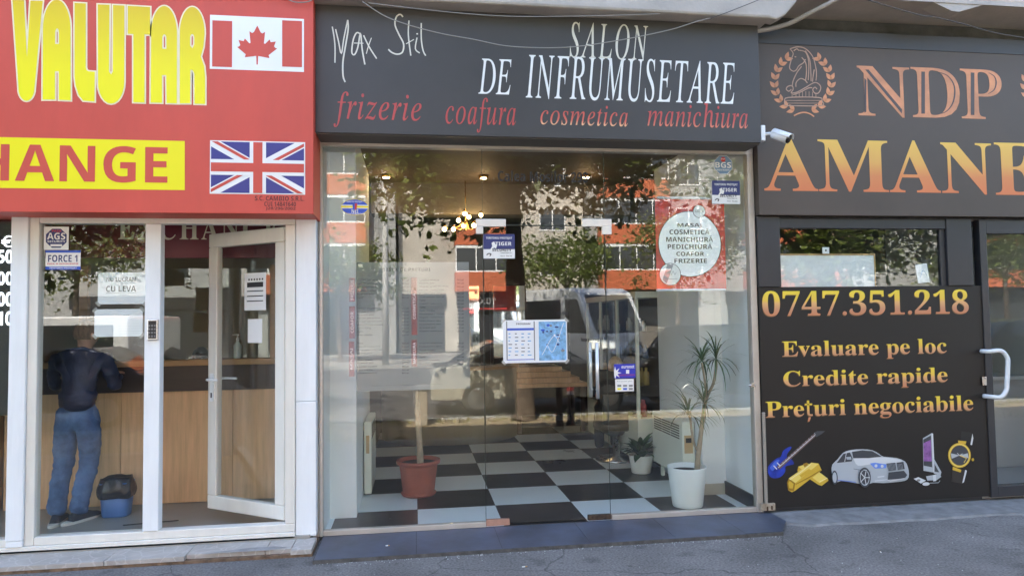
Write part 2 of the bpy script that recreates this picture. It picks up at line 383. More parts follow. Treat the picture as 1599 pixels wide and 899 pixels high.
# ================================================================== SETTING: ground
def asphalt_mat(name, base, crack=True):
    m = bpy.data.materials.new(name); m.use_nodes = True; n = m.node_tree.nodes; l = m.node_tree.links; b = n['Principled BSDF']
    tc = n.new('ShaderNodeTexCoord')
    def nz(sc, det=6):
        t = n.new('ShaderNodeTexNoise'); t.inputs['Scale'].default_value = sc; t.inputs['Detail'].default_value = det; l.new(tc.outputs['Object'], t.inputs['Vector']); return t
    big, fine = nz(1.3, 9), nz(62, 6)
    r1 = n.new('ShaderNodeMapRange'); r1.inputs[1].default_value = .3; r1.inputs[2].default_value = .72; r1.inputs[3].default_value = base*.62; r1.inputs[4].default_value = base*1.3
    l.new(big.outputs['Fac'], r1.inputs[0])
    r2 = n.new('ShaderNodeMapRange'); r2.inputs[1].default_value = .35; r2.inputs[2].default_value = .7; r2.inputs[3].default_value = .66; r2.inputs[4].default_value = 1.38
    l.new(fine.outputs['Fac'], r2.inputs[0])
    mu = n.new('ShaderNodeMath'); mu.operation = 'MULTIPLY'; l.new(r1.outputs[0], mu.inputs[0]); l.new(r2.outputs[0], mu.inputs[1])
    # sparse pale stones in the surface
    vo = n.new('ShaderNodeTexVoronoi'); vo.inputs['Scale'].default_value = 26; l.new(tc.outputs['Object'], vo.inputs['Vector'])
    st = n.new('ShaderNodeMapRange'); st.inputs[1].default_value = .10; st.inputs[2].default_value = .07; l.new(vo.outputs['Distance'], st.inputs[0])
    gate = nz(7, 2); gr = n.new('ShaderNodeMapRange'); gr.inputs[1].default_value = .58; gr.inputs[2].default_value = .64; l.new(gate.outputs['Fac'], gr.inputs[0])
    sm = n.new('ShaderNodeMath'); sm.operation = 'MULTIPLY'; l.new(st.outputs[0], sm.inputs[0]); l.new(gr.outputs[0], sm.inputs[1])
    s2 = n.new('ShaderNodeMath'); s2.operation = 'MULTIPLY_ADD'; s2.inputs[1].default_value = .14; l.new(sm.outputs[0], s2.inputs[0]); l.new(mu.outputs[0], s2.inputs[2])
    dk = nz(4.5, 3); dr_ = n.new('ShaderNodeMapRange'); dr_.inputs[1].default_value = .60; dr_.inputs[2].default_value = .68; dr_.inputs[3].default_value = 1.0; dr_.inputs[4].default_value = .72; l.new(dk.outputs['Fac'], dr_.inputs[0])
    gum = n.new('ShaderNodeTexVoronoi'); gum.inputs['Scale'].default_value = 3.1; l.new(tc.outputs['Object'], gum.inputs['Vector'])
    gmr = n.new('ShaderNodeMapRange'); gmr.inputs[1].default_value = .045; gmr.inputs[2].default_value = .065; gmr.inputs[3].default_value = .6; gmr.inputs[4].default_value = 1.0; l.new(gum.outputs['Distance'], gmr.inputs[0])
    q1 = n.new('ShaderNodeMath'); q1.operation = 'MULTIPLY'; l.new(dr_.outputs[0], q1.inputs[0]); l.new(gmr.outputs[0], q1.inputs[1])
    q2 = n.new('ShaderNodeMath'); q2.operation = 'MULTIPLY'; l.new(q1.outputs[0], q2.inputs[0]); l.new(s2.outputs[0], q2.inputs[1]); last = q2
    if crack:
        wv = nz(3, 4); vx = n.new('ShaderNodeVectorMath'); vx.operation = 'MULTIPLY_ADD'; vx.inputs[1].default_value = (.35, .35, 0)
        l.new(wv.outputs['Color'], vx.inputs[0]); l.new(tc.outputs['Object'], vx.inputs[2])
        vc = n.new('ShaderNodeTexVoronoi'); vc.feature = 'DISTANCE_TO_EDGE'; vc.inputs['Scale'].default_value = .55; l.new(vx.outputs[0], vc.inputs['Vector'])
        cr = n.new('ShaderNodeMapRange'); cr.inputs[1].default_value = 0; cr.inputs[2].default_value = .004; cr.inputs[3].default_value = .45; cr.inputs[4].default_value = 1; l.new(vc.outputs['Distance'], cr.inputs[0])
        cm = n.new('ShaderNodeMath'); cm.operation = 'MULTIPLY'; l.new(last.outputs[0], cm.inputs[0]); l.new(cr.outputs[0], cm.inputs[1]); last = cm
    cc = n.new('ShaderNodeCombineColor')
    for i, k in enumerate((1.05, 1.0, .96)):
        q = n.new('ShaderNodeMath'); q.operation = 'MULTIPLY'; q.inputs[1].default_value = k; l.new(last.outputs[0], q.inputs[0]); l.new(q.outputs[0], cc.inputs[i])
    l.new(cc.outputs[0], b.inputs['Base Color']); b.inputs['Roughness'].default_value = .85
    bp = n.new('ShaderNodeBump'); bp.inputs['Strength'].default_value = .6; bp.inputs['Distance'].default_value = .004; l.new(fine.outputs['Fac'], bp.inputs['Height']); l.new(bp.outputs[0], b.inputs['Normal'])
    return m
ASPH = asphalt_mat('pavement_asphalt', .165); ROADM = asphalt_mat('road_asphalt', .10, False)
CONC = mat('rough_concrete', (.20, .20, .20), .9, var=.3, vs=7, bump=.7, bs=30)
KERBM = mat('kerb_stone', (.33, .32, .30), .85, var=.2, vs=4, bump=.4)
DIRT = mat('dry_dirt', (.30, .23, .14), .95, var=.35, vs=6, bump=.8, bs=20)
def sheet(name, x0, x1, y0, y1, z, m, kind='structure'):
    o = MB().add([(x0, y0, z), (x1, y0, z), (x1, y1, z), (x0, y1, z)], [(0, 1, 2, 3)]).build(name, m); return tag(o, kind=kind)
sheet('ground', -300, 300, -300, 300, -.40, ROADM)
tag(MB().box(-60, 60, -4.25, .6, -.39, -.032).build('pavement', ASPH), kind='structure')
tag(MB().box(-60, 60, -6.45, -4.4, -.39, -.055).build('planted_strip', DIRT), kind='structure')
tag(MB().box(-60, 60, -4.4, -4.25, -.39, -.02).build('kerb', KERBM, bevel=.015), kind='structure')
tag(MB().box(-60, 60, -6.62, -6.45, -.39, -.03).build('kerb', KERBM, bevel=.015), kind='structure')
sheet('road', -80, 80, -22.0, -6.6, -.17, ROADM)
mk = MB()
for i in range(-14, 15): mk.add([(i*4, -14.4, -.165), (i*4+2, -14.4, -.165), (i*4+2, -14.26, -.165), (i*4, -14.26, -.165)], [(0, 1, 2, 3)])
tag(mk.build('road_marking', mat('road_paint', (.7, .7, .68), .8, var=.2, vs=8)), kind='structure')
tag(MB().box(-60, 60, -31.9, -22, -.39, -.04).build('far_pavement', mat('far_paving', (.26, .25, .23), .9, var=.2, vs=2)), kind='structure')
# dry grass tufts along the planted strip
random.seed(5); gm = MB()
for i in range(2600):
    x = random.uniform(-9, 14); y = random.choice((-4.55, -6.25))+random.gauss(0, .16)
    if not -6.42 < y < -4.43: continue
    h = random.uniform(.04, .13); a = random.uniform(0, pi); dx, dy = cos(a)*.012, sin(a)*.012; tx, ty = random.gauss(0, .04), random.gauss(0, .04)
    gm.add([(x-dx, y-dy, -.055), (x+dx, y+dy, -.055), (x+tx, y+ty, -.055+h)], [(0, 1, 2)])
tag(gm.build('grass', mat('dry_grass', (.22, .21, .06), .8, var=.5, vs=3)), kind='stuff')

# ================================================================== THE BUILDING ABOVE AND BETWEEN THE SHOPS
bl = thing('commercial_building', 'grey beige plastered building above and between the three shopfronts', 'building', (0, 0, 0))
MB().box(-40, -3.2, -.45, 8, 4.085, 8.0).build('upper_wall', PLASTER, bl, bevel=.02)  # top is out of view, raised here to throw shade on the planted strip
MB().box(-3.199, 2.92, -.45, 8, 4.085, 6.5).build('upper_wall', PLASTER, bl, bevel=.02)
wl = MB().use(PINKPL).box(2.921, 45, -.45, 8, 4.33, 6.5)
wl.build('upper_wall', None, bl, bevel=.015)
sf = MB().use(PLASTER); random.seed(3)
sf.box(2.921, 45, -.447, -.02, 4.295, 4.332)                       # soffit strip over the pawn shop
sf.prism([(4.38, 4.297), (4.55, 4.23), (4.62, 4.225), (4.86, 4.297)], -.44, -.3)   # plaster lump hanging down
sf.build('soffit', None, bl)
MB().prism([(2.80, 4.10), (2.95, 4.075), (3.03, 4.12), (3.12, 4.22), (3.20, 4.34), (2.80, 4.34)], -.449, -.33).build('plaster_bracket', PLASTER, bl, bevel=.015)
MB().box(-40, 2.9, -.02, .3, 3.125, 4.084).build('facade_wall', PLASTER, bl)
MB().box(2.9, 45, -.02, .3, 4.0, 4.294).build('facade_wall', PLASTERD, bl)
MB().box(2.9, 45, .01, .3, 2.49, 3.999).build('facade_wall', PLASTERD, bl)
MB().box(-40, -.758, .0, .3, 2.50, 3.124).build('facade_wall', PLASTER, bl)
MB().box(-40, -4.72, .0, .3, -.05, 2.499).build('facade_wall', PLASTER, bl)
MB().box(6.62, 45, .011, .3, -.05, 2.489).build('facade_wall', PLASTERD, bl)
# rooms
def st(name, m, *b): return tag(MB().box(*b).build(name, m), kind='structure')
st('floor', CERT, -4.7, -.80, -.14, 3.2, -.2, .045)
st('wall', mat('tan_wall', (.40, .33, .24), .7, var=.08, vs=1), -4.7, -.80, 2.6, 2.75, .045, 2.7)
st('wall', WALLW, -4.72, -4.6, -.03, 2.6, .045, 2.7)
st('wall', WALLW, -.80, -.748, .02, 2.6, -.05, 3.1)
st('ceiling', WALLW, -4.7, -.80, .3, 2.75, 2.70, 2.8)
# salon room: checkerboard floor
chk = MB(); TX, TY = .69, .625
for i in range(-4, 6):
    for j in range(0, 11):
        x0, x1 = .012+i*TX, .012+(i+1)*TX; y0, y1 = -.02+j*TY, -.02+(j+1)*TY
        x0, x1 = max(x0, -.742), min(x1, 2.90)
        if x1 <= x0: continue
        chk.use(TILEW if (i+j) % 2 == 0 else TILEB)
        g = .0012; chk.add([(x0+g, y0+g, 0), (x1-g, y0+g, 0), (x1-g, y1-g, 0), (x0+g, y1-g, 0)], [(0, 1, 2, 3)])
tag(chk.build('floor'), kind='structure')
st('floor_slab', mat('grout', (.08, .08, .08), .8), -.745, 2.905, -.02, 7, -.2, -.002)
st('wall', WALLW, -.747, -.722, .02, .45, -.01, 3.3)
st('wall', WALLW, -.747, -.50, .451, 2.2, -.01, 3.3)
st('wall', WALLD, -.747, -.52, 2.201, 6.8, -.01, 3.3)
st('wall', WALLW, 2.885, 2.92, .02, .6, -.01, 3.3)
st('wall', WALLW, 2.66, 2.92, .601, 1.72, -.01, 3.3)
st('wall', WALLD, 2.70, 2.92, 1.721, 6.8, -.01, 3.3)
st('wall', WALLD, -.52, 2.70, 6.3, 6.8, -.01, 3.3)
st('ceiling', mat('ceiling_warm', (.12, .095, .075), .7), -.747, 2.92, .3, 6.8, 3.30, 3.4)
st('beam', mat('taupe_bulkhead', (.20, .165, .13), .6, var=.05), -.50, 2.66, 2.6, 2.9, 2.93, 3.3)
st('skirting', TILEB, 2.868, 2.884, .03, .6, 0, .12)
st('skirting', mat('beige_skirting', (.5, .46, .38), .4), 2.664, 2.866, .585, .6, 0, .10)
# pawn shop room
st('floor', mat('pawn_floor', (.45, .46, .47), .4, var=.1), 2.925, 6.6, .02, 3.6, -.2, .03)
st('wall', mat('pawn_wall_grey', (.66, .67, .69), .6), 2.925, 6.6, 3.3, 3.6, .03, 2.8)
st('wall', WALLW, 6.5, 6.62, .03, 3.3, .03, 2.8)
st('wall', mat('pawn_wall_dark', (.05, .05, .05), .6), 4.55, 4.62, .6, 3.3, .03, 2.8)
st('wall', mat('pawn_wall_dark', (.05, .05, .05), .6), 2.925, 2.96, .05, 3.3, .03, 2.8)
st('ceiling', WALLW, 2.925, 6.62, .3, 3.6, 2.80, 2.9)

# ================================================================== STEPS
MARB = mat('marbled_step_tile', (.40, .37, .34), .45, var=.2, vs=5)
def marble():
    m = MARB; n = m.node_tree.nodes; l = m.node_tree.links; b = n['Principled BSDF']
    old = b.inputs['Base Color'].links[0].from_socket
    tc = n.new('ShaderNodeTexCoord'); no = n.new('ShaderNodeTexNoise'); no.inputs['Scale'].default_value = 6; l.new(tc.outputs['Object'], no.inputs['Vector'])
    va = n.new('ShaderNodeVectorMath'); va.operation = 'MULTIPLY_ADD'; va.inputs[1].default_value = (.12, .12, .12); l.new(no.outputs['Color'], va.inputs[0]); l.new(tc.outputs['Object'], va.inputs[2])
    vo = n.new('ShaderNodeTexVoronoi'); vo.feature = 'DISTANCE_TO_EDGE'; vo.inputs['Scale'].default_value = 9; l.new(va.outputs[0], vo.inputs['Vector'])
    mr = n.new('ShaderNodeMapRange'); mr.inputs[1].default_value = .0; mr.inputs[2].default_value = .05; mr.inputs[3].default_value = .75; mr.inputs[4].default_value = 0; l.new(vo.outputs['Distance'], mr.inputs[0])
    mx = n.new('ShaderNodeMix'); mx.data_type = 'RGBA'; l.new(mr.outputs[0], mx.inputs['Factor']); l.new(old, mx.inputs['A']); mx.inputs['B'].default_value = (.56, .53, .50, 1); l.new(mx.outputs['Result'], b.inputs['Base Color'])
marble()
t = thing('entrance_step', 'marbled beige and grey tiled step, chipped at its corner, under the white exchange doors', 'step', (-2.7, -.2, -.05))
tt = MB(); e = [-4.72, -3.75, -2.95, -2.15, -1.62, -1.08, -.90]
for a, b in zip(e[:-1], e[1:]): tt.box(a+.002, b-.002, -.40 if b < -1.2 else -.36, .02, -.01, .022)
tt.box(-.898, -.752, -.40, -.12, -.012, .022)
tt.build('tile', MARB, t, bevel=.002)
MB().prism([(-4.72, -.049), (-.745, -.049), (-.745, -.0105), (-4.72, -.0105)], -.395, 0).build('step_base', mat('brown_broken_edge', (.17, .11, .07), .9, var=.55, vs=16, bump=1, bs=20), t)
MB().add([(-1.5, -.372, .0235), (-1.05, -.372, .0235), (-.92, -.33, .0235), (-1.03, -.285, .0235), (-1.22, -.29, .0235), (-1.42, -.34, .0235)], [(0, 1, 2, 3, 4, 5)]).build('cement_patch', mat('cement_patch', (.30, .29, .28), .95, var=.2, vs=12, bump=.6), t)
t = thing('entrance_step', 'low step of dark blue tiles in front of the salon', 'step', (1.1, -.28, -.05))
tt = MB(); e = [-.715, .0, .62, 1.28, 1.94, 2.50]
for a, b in zip(e[:-1], e[1:]): tt.box(a+.002, b-.002, -.56, -.022, -.03, -.004)
tt.prism([(2.502, -.03), (2.97, -.03), (2.97, -.004), (2.502, -.004)], -.30, -.022)
tt.add([(2.502, -.55, -.004), (2.80, -.55, -.004), (2.97, -.302, -.004), (2.502, -.302, -.004)], [(0, 1, 2, 3)])
tt.build('tile', mat('dark_blue_step_tile', (.068, .082, .115), .45, var=.5, vs=2.5, bump=.1, bs=30), t)
MB().prism([(-.72, -.049), (2.80, -.049), (2.80, -.0065), (-.72, -.0065)], -.565, -.02).build('step_base', mat('dark_mortar', (.09, .085, .08), .95, var=.4, vs=20, bump=.7), t)
# rough concrete apron under the pawn shop
random.seed(11); ap = []
xs = [2.93+i*.21 for i in range(25)]
front = [(x, -.40+random.uniform(-.025, .025)+(.12 if x < 3.1 else 0)) for x in xs]
vs = [(x, y, -.018) for x, y in front]+[(x, .02, -.006) for x in xs]+[(x, y-.03, -.049) for x, y in front]; n = len(xs)
fs = [(i, i+1, n+i+1, n+i) for i in range(n-1)]+[(2*n+i, 2*n+i+1, i+1, i) for i in range(n-1)]
tag(MB().add(vs, fs).build('concrete_apron', CONC), kind='structure')

# ================================================================== EXCHANGE OFFICE (left)
ex = thing('exchange_shopfront', 'white plastic framed shopfront with an open door below the red sign', 'shopfront', (-2.7, -.1, 0))
f = MB().use(CREAMW)
f.box(-4.7, -.912, -.14, -.03, .026, .075); f.box(-2.735, -.912, -.128, -.04, .076, .135)
f.box(-2.735, -.912, -.128, -.04, 2.415, 2.50)
f.box(-2.80, -2.736, -.128, -.04, .076, 2.50); f.box(-.985, -.912, -.128, -.04, .136, 2.414)
f.use(WHITE); f.box(-1.998, -1.888, -.135, -.045, .136, 2.414)
f.box(-2.915, -2.802, -.15, -.03, .12, 2.50); f.box(-2.913, -2.804, -.148, -.03, .076, .1195)
f.box(-.910, -.757, -.115, .0, .03, 1.05); f.box(-.910, -.757, -.113, .0, 1.0515, 2.60)
f.use(CREAMW); f.box(-4.7, -2.917, -.128, -.04, .076, .13); f.box(-4.7, -2.917, -.128, -.04, 2.47, 2.53)
f.build('frame', None, ex, bevel=.006)
MB().box(-2.735, -1.998, -.088, -.080, .136, 2.414).build('glass_pane', GL, ex)
MB().box(-4.7, -2.916, -.088, -.080, .131, 2.469).build('glass_pane', GL, ex)
# door, hinged at its right edge and swung inwards
dv = Vector((-.70, .50)).normalized(); HX, HY = -.985, -.05; W = .86
Md = Matrix(((dv.x, dv.y, 0, HX), (dv.y, -dv.x, 0, HY), (0, 0, 1, 0), (0, 0, 0, 1)))
d = MB(); d.T = Md; d.use(CREAMW)
d.box(0, W, -.03, .03, .145, .255); d.box(0, W, -.03, .03, 2.29, 2.405); d.box(0, .10, -.03, .03, .2555, 2.2895); d.box(W-.10, W, -.03, .03, .2555, 2.2895)
door = d.build('door', None, ex, bevel=.008)
d = MB(); d.T = Md; d.box(.1, W-.1, -.006, .006, .255, 2.29).build('glass_pane', GL, door)
d = MB(); d.T = Md; d.use(WHITE); d.box(W-.075, W-.035, .031, .040, 1.02, 1.25); d.box(W-.075, W-.035, -.040, -.031, 1.02, 1.25)
for s in (1, -1): d.tube([(W-.055, s*.04, 1.20), (W-.055, s*.085, 1.20), (W-.075, s*.095, 1.20), (W-.19, s*.095, 1.20)], .010)
d.use(BLACK); d.box(W-.062, W-.048, .0405, .043, 1.05, 1.09); d.box(W-.062, W-.048, -.043, -.0405, 1.05, 1.09)
d.build('handle', None, door)
# keypad
kp = thing('keypad', 'small black number keypad on the white mullion of the exchange', 'keypad', P(239, 533, -.135))
a, b = P(231, 531, -.136), P(248, 498, -.136)
MB().box(a.x, b.x, -.158, -.136, a.z, b.z).build('housing', STEEL, kp, bevel=.006)
MB().box(a.x+.010, b.x-.010, -.162, -.1585, a.z+.012, b.z-.012).build('key_plate', BLACK, kp)
k = MB()
for i in range(3):
    for j in range(4):
        cx = a.x+.018+i*(b.x-a.x-.036)/2; cz = a.z+.030+j*.026; k.box(cx-.006, cx+.006, -.165, -.1625, cz-.007, cz+.007)
k.use(mat('key_grey', (.16, .16, .17), .5)); k.build('keys', None, kp)
# ---- red sign
rs = thing('shop_sign', 'large red sign with yellow lettering and two national flags over the exchange', 'sign', (-2.7, -.2, 2.45))
YR = -.40
MB().box(-4.75, -.736, YR, .0, 2.455, 4.083).build('sign_box', REDV, rs, bevel=.004)
def cropA(pts, y=YR): return [xz(u/4.996, v/4.996, y) for u, v in pts]
def cropB(pts, y=YR): return [xz(u/2.644, v/2.644, y) for u, v in pts]
def arc(cx, cy, rx, ry, a0, a1, n=12): return [(cx+rx*cos(radians(a0+(a1-a0)*i/n)), cy-ry*sin(radians(a0+(a1-a0)*i/n))) for i in range(n+1)]
LET = [
  [cropA([(98, 2), (190, 2), (212, 430), (238, 8), (336, 10), (272, 690)]+arc(208, 690, 64, 100, 0, -180)[1:-1]+[(145, 690)])],
  [cropA([(333, 780)]+arc(444, 230, 109, 230, 180, 0, 18)+[(554, 786), (460, 782), (460, 560), (432, 560), (432, 780)]), cropA([(433, 345)]+arc(447, 262, 14, 36, 180, 0, 8)+[(461, 345)])],
  [cropA([(582, 25), (672, 30), (672, 530), (678, 550), (692, 558), (742, 562), (740, 795), (650, 788), (615, 745), (590, 670), (582, 600)])],
  [cropA([(763, 37), (857, 40), (853, 560), (868, 582), (880, 560), (882, 42), (973, 46), (972, 640)]+arc(868, 640, 104, 172, 0, -180)[1:-1]+[(765, 640)])],
  [cropA([(997, 48), (1173, 58), (1173, 275), (1130, 272), (1130, 803), (1040, 800), (1040, 270), (997, 268)])],
  [cropB([(622, 425)]+arc(678, 140, 54, 114, 180, 0, 18)+[(731, 428), (688, 427), (686, 312), (670, 312), (670, 426)]), cropB([(671, 202)]+arc(679, 160, 8, 16, 180, 0, 8)+[(687, 203)])],
  [cropB([(742, 428)]+arc(794, 140, 52, 110, 180, 0, 18)+[(841, 195), (830, 235), (844, 275), (848, 320), (848, 431), (803, 430), (802, 305), (796, 292), (787, 290), (786, 428)]), cropB([(786, 190)]+arc(794, 157, 8, 14, 180, 0, 8)+[(802, 185), (795, 200)])],
]
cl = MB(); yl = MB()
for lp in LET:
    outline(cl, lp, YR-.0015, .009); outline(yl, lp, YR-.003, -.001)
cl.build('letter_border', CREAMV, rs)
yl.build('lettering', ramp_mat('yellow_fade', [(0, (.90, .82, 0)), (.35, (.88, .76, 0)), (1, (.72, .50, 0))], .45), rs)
# EXCHANGE in red on a yellow band
yb = MB().use(YELV); a0 = xz(288.6, 297, YR); a1 = xz(288.6, 220.5, YR)
yb.flat([(-4.45, a0[1]), (a0[0], a0[1]), (a1[0], a1[1]), (-4.45, a1[1])], YR-.0012)
yb.build('yellow_band', None, rs)
pl, pr = P(23.4, 283.2, YR), P(262, 229.8, YR)
tx = MB(); text(tx, 'ANGE', pl.x, pr.x, pl.z, pr.z, YR-.0028, 'bold')
gb = glyphs('ANGE', 'bold')[2]; sx = (pr.x-pl.x)/(gb[1]-gb[0]); g2 = glyphs('EXCH', 'bold')[2]; wd = (g2[1]-g2[0])*sx
xr = P(14.8, 255, YR).x; text(tx, 'EXCH', xr-wd, xr, pl.z, pr.z, YR-.0028, 'bold')
tx.build('lettering', REDV, rs)
# Canada
fl = MB(); Q = lambda u, v: xz(u/2.644, v/2.644, YR)
def qbox(mb, m, u0, v0, u1, v1, y):
    a = Q(u0, v1); b = Q(u1, v0); mb.use(m).flat([(a[0], a[1]), (b[0], a[1]), (b[0], b[1]), (a[0], b[1])], y)
qbox(fl, WHITEV, 866, 80, 1255, 285, YR-.0012); qbox(fl, REDV, 876, 89, 959, 276, YR-.0024); qbox(fl, REDV, 1165, 89, 1247, 276, YR-.0024)
half = [(0, 1.0), (.085, .83), (.13, .80), (.20, .845), (.17, .55), (.20, .535), (.315, .655), (.345, .585), (.475, .61), (.43, .48), (.46, .445), (.51, .43), (.29, .25), (.315, .175), (.025, .22)]
leaf = half+[(.016, 0)]; leaf = leaf+[(-x, z) for x, z in leaf[::-1] if x != 0]
lc = Q(1062, 268); lt = Q(1062, 107); sc = lt[1]-lc[1]
outline(fl.use(REDV), [[(lc[0]+x*sc*.95, lc[1]+z*sc) for x, z in leaf]], YR-.0024)
fl.build('maple_leaf_flag', None, rs)
# United Kingdom
fl = MB(); a = Q(866, 800); b = Q(1260, 588); x0, x1, z0, z1 = a[0], b[0], a[1], b[1]
fl.use(WHITEV).flat([(x0, z0), (x1, z0), (x1, z1), (x0, z1)], YR-.0012)
bw = .008; x0 += bw; x1 -= bw; z0 += bw; z1 -= bw; cx, cz = (x0+x1)/2, (z0+z1)/2; hw, hh = (x1-x0)/2, (z1-z0)/2
fl.use(mat('flag_navy', (.035, .035, .22), .45)).flat([(x0, z0), (x1, z0), (x1, z1), (x0, z1)], YR-.0022)
def diag(sx, sz, w, off, m, y, t0=0.0):
    dx, dz = Vector((sx*hw, sz*hh)), None
    dd = dx.normalized(); nn = Vector((-dd.y, dd.x)); c = Vector((cx, cz))
    A = c+dx*t0; B = c+dx*1.2
    poly = clip([tuple(A+nn*(off-w/2)), tuple(B+nn*(off-w/2)), tuple(B+nn*(off+w/2)), tuple(A+nn*(off+w/2))], x0, x1, z0, z1)
    if len(poly) > 2: fl.use(m).flat(poly, y)
U = (z1-z0)/30
for sx in (1, -1):
    for sz in (1, -1):
        diag(sx, sz, 5.2*U, 0, WHITEV, YR-.0030-.0003*(sx+1)-.00015*(sz+1)); s = sx*sz
        diag(sx, sz, 1.7*U, -1.0*U if sx > 0 else 1.0*U*-1, REDV, YR-.0044, .12)
fl.use(WHITEV); fl.flat([(cx-4.6*U, z0), (cx+4.6*U, z0), (cx+4.6*U, z1), (cx-4.6*U, z1)], YR-.0050); fl.flat([(x0, cz-4.6*U), (x1, cz-4.6*U), (x1, cz+4.6*U), (x0, cz+4.6*U)], YR-.0053)
fl.use(REDV); fl.flat([(cx-2.6*U, z0), (cx+2.6*U, z0), (cx+2.6*U, z1), (cx-2.6*U, z1)], YR-.0060); fl.flat([(x0, cz-2.6*U), (x1, cz-2.6*U), (x1, cz+2.6*U), (x0, cz+2.6*U)], YR-.0063)
fl.build('union_flag', None, rs)
tx = MB()
for s, l, r_ in (('S.C. CAMBIO S.R.L.', (1052, 828), (1256, 811)), ('CUI 14841640', (1091, 851), (1222, 834)), ('J28/296/2002', (1097, 869), (1220, 855))):
    textp(tx, s, (l[0]/2.644, l[1]/2.644), (r_[0]/2.644, r_[1]/2.644), YR-.0015, 'bold')
tx.build('small_print', mat('maroon_ink', (.10, .015, .015), .5), rs)
# ---- inside the exchange
cn = thing('service_counter', 'wooden exchange counter with a dark band and glass screen', 'counter', (-2.7, 1.1, .045))
p = MB()
for x in (-4.6, -3.58, -2.62, -1.66): p.box(x+.002, min(x+.96, -.81)-.002, 1.06, 1.16, .05, 1.05)
p.build('front_panel', WOOD, cn)
MB().box(-4.6, -.81, 1.03, 1.18, 1.052, 1.28).build('dark_band', WOODD, cn)
MB().box(-4.6, -.81, 1.0, 1.22, 1.281, 1.335).build('counter_rail', WOODR, cn, bevel=.006)
sp = MB().use(WOODR)
for x in (-4.0, -2.95, -1.30): sp.box(x-.035, x+.035, 1.06, 1.12, 1.336, 2.2)
sp.build('screen_post', None, cn)
MB().box(-4.6, -.81, 1.085, 1.092, 1.336, 2.17).build('glass_screen', GL2, cn)
hb = thing('header_sign', 'maroon header board with cream serif lettering inside the exchange', 'sign', (-2, 1.0, 2.2))
MB().box(-4.55, -.81, .62, .66, 2.225, 2.69).build('board', mat('maroon', (.16, .015, .03), .4), hb)
tx = MB(); a = P(243, 374.5, .618); text(tx, 'EXCHANGE', a.x-.30, a.x+1.02, a.z, a.z+.20, .6175, 'serifb', space=1.2)
tx.build('lettering', mat('cream_paint', (.85, .78, .62), .5), hb)
pb = thing('waste_bin', 'blue waste bin with a black bin liner against the wood counter', 'bin', G(185, 803, .045))
b0 = G(185, 801, .045); bx, by = b0.x+.01, b0.y-.06
def rr(cx, cy, hx, hy, z, n=24, p=4): return [(cx+hx*math.copysign(abs(cos(2*pi*i/n))**(2/p), cos(2*pi*i/n)), cy+hy*math.copysign(abs(sin(2*pi*i/n))**(2/p), sin(2*pi*i/n)), z) for i in range(n)]
m = MB(); m.smooth = True; m.loft([rr(bx, by, .10, .08, .046), rr(bx, by, .104, .083, .06), rr(bx, by, .125, .10, .33)]).build('bucket', mat('blue_plastic', (.06, .16, .42), .4, var=.1), pb)
m = MB(); m.smooth = True; random.seed(8); rings = []
for i in range(9):
    z = .20+i*.021; base = rr(bx, by, .126+.02*sin(i*.5), .102+.018*sin(i*.5), z, 40)
    rings.append([(x+(x-bx)*.18*noise.noise((x*16, y*16, z*9)), y+(y-by)*.18*noise.noise((x*16+9, y*16, z*9)), z2+.03*noise.noise((x*10, y*10, 3))) for x, y, z2 in base])
rings.append([(bx+(x-bx)*.8, by+(y-by)*.8, z-.02) for x, y, z in rings[-1]])
m.loft(rings).build('bin_liner', mat('black_bin_bag', (.012, .012, .014), .25, bump=.6, bs=25), pb)
sl = tag(MB().use(mat('dark_slot', (.05, .05, .045), .7)).add([tuple(G(192, 818.5, .0475)), tuple(G(279, 811, .0475)), tuple(G(279, 812.5, .0475)), tuple(G(192, 820.5, .0475)), ], [(3, 2, 1, 0)]).build('floor_seam'), kind='structure')
sz = thing('hand_sanitizer_bottle', 'clear pump bottle of hand gel on the exchange counter rail', 'bottle', (0, 0, 0))
c = P(373, 562, 1.1); c = Vector((c.x, 1.05, 1.336))
MB().lathe([(.032, 0), (.035, .01), (.035, .12), (.015, .15), (.012, .16)], c, 20).build('bottle_body', mat('gel_plastic', (.55, .62, .6), .2), sz)
m = MB(); m.lathe([(.014, .16), (.014, .185), (.005, .19), (.005, .21), (.012, .212), (.012, .222)], c, 16); m.tube([c+Vector((0, 0, .217)), c+Vector((-.045, 0, .217))], .005); m.build('pump', WHITEV, sz)
# LED rate board
lb = thing('rate_board', 'dark electronic rate board with white digits behind the left window', 'display', (-3.3, .0, 1.2))
MB().box(-4.2, -2.93, .0, .06, 1.0, 2.44).build('panel', mat('led_mesh', (.02, .022, .022), .5, var=.4, vs=200), lb)
dg = MB()
for s, v0, v1 in (('€', 386, 368), ('50', 411, 390), ('00', 445, 424), ('00', 478, 456), ('10', 508, 486)):
    a = P(-4 if len(s) > 1 else 2, v0, -.004); b = P(20, v1, -.004); text(dg, s, a.x, b.x, a.z, b.z, -.004, 'bold')
dg.build('digits', emit('led_white', (.85, .9, 1.0), .6), lb)

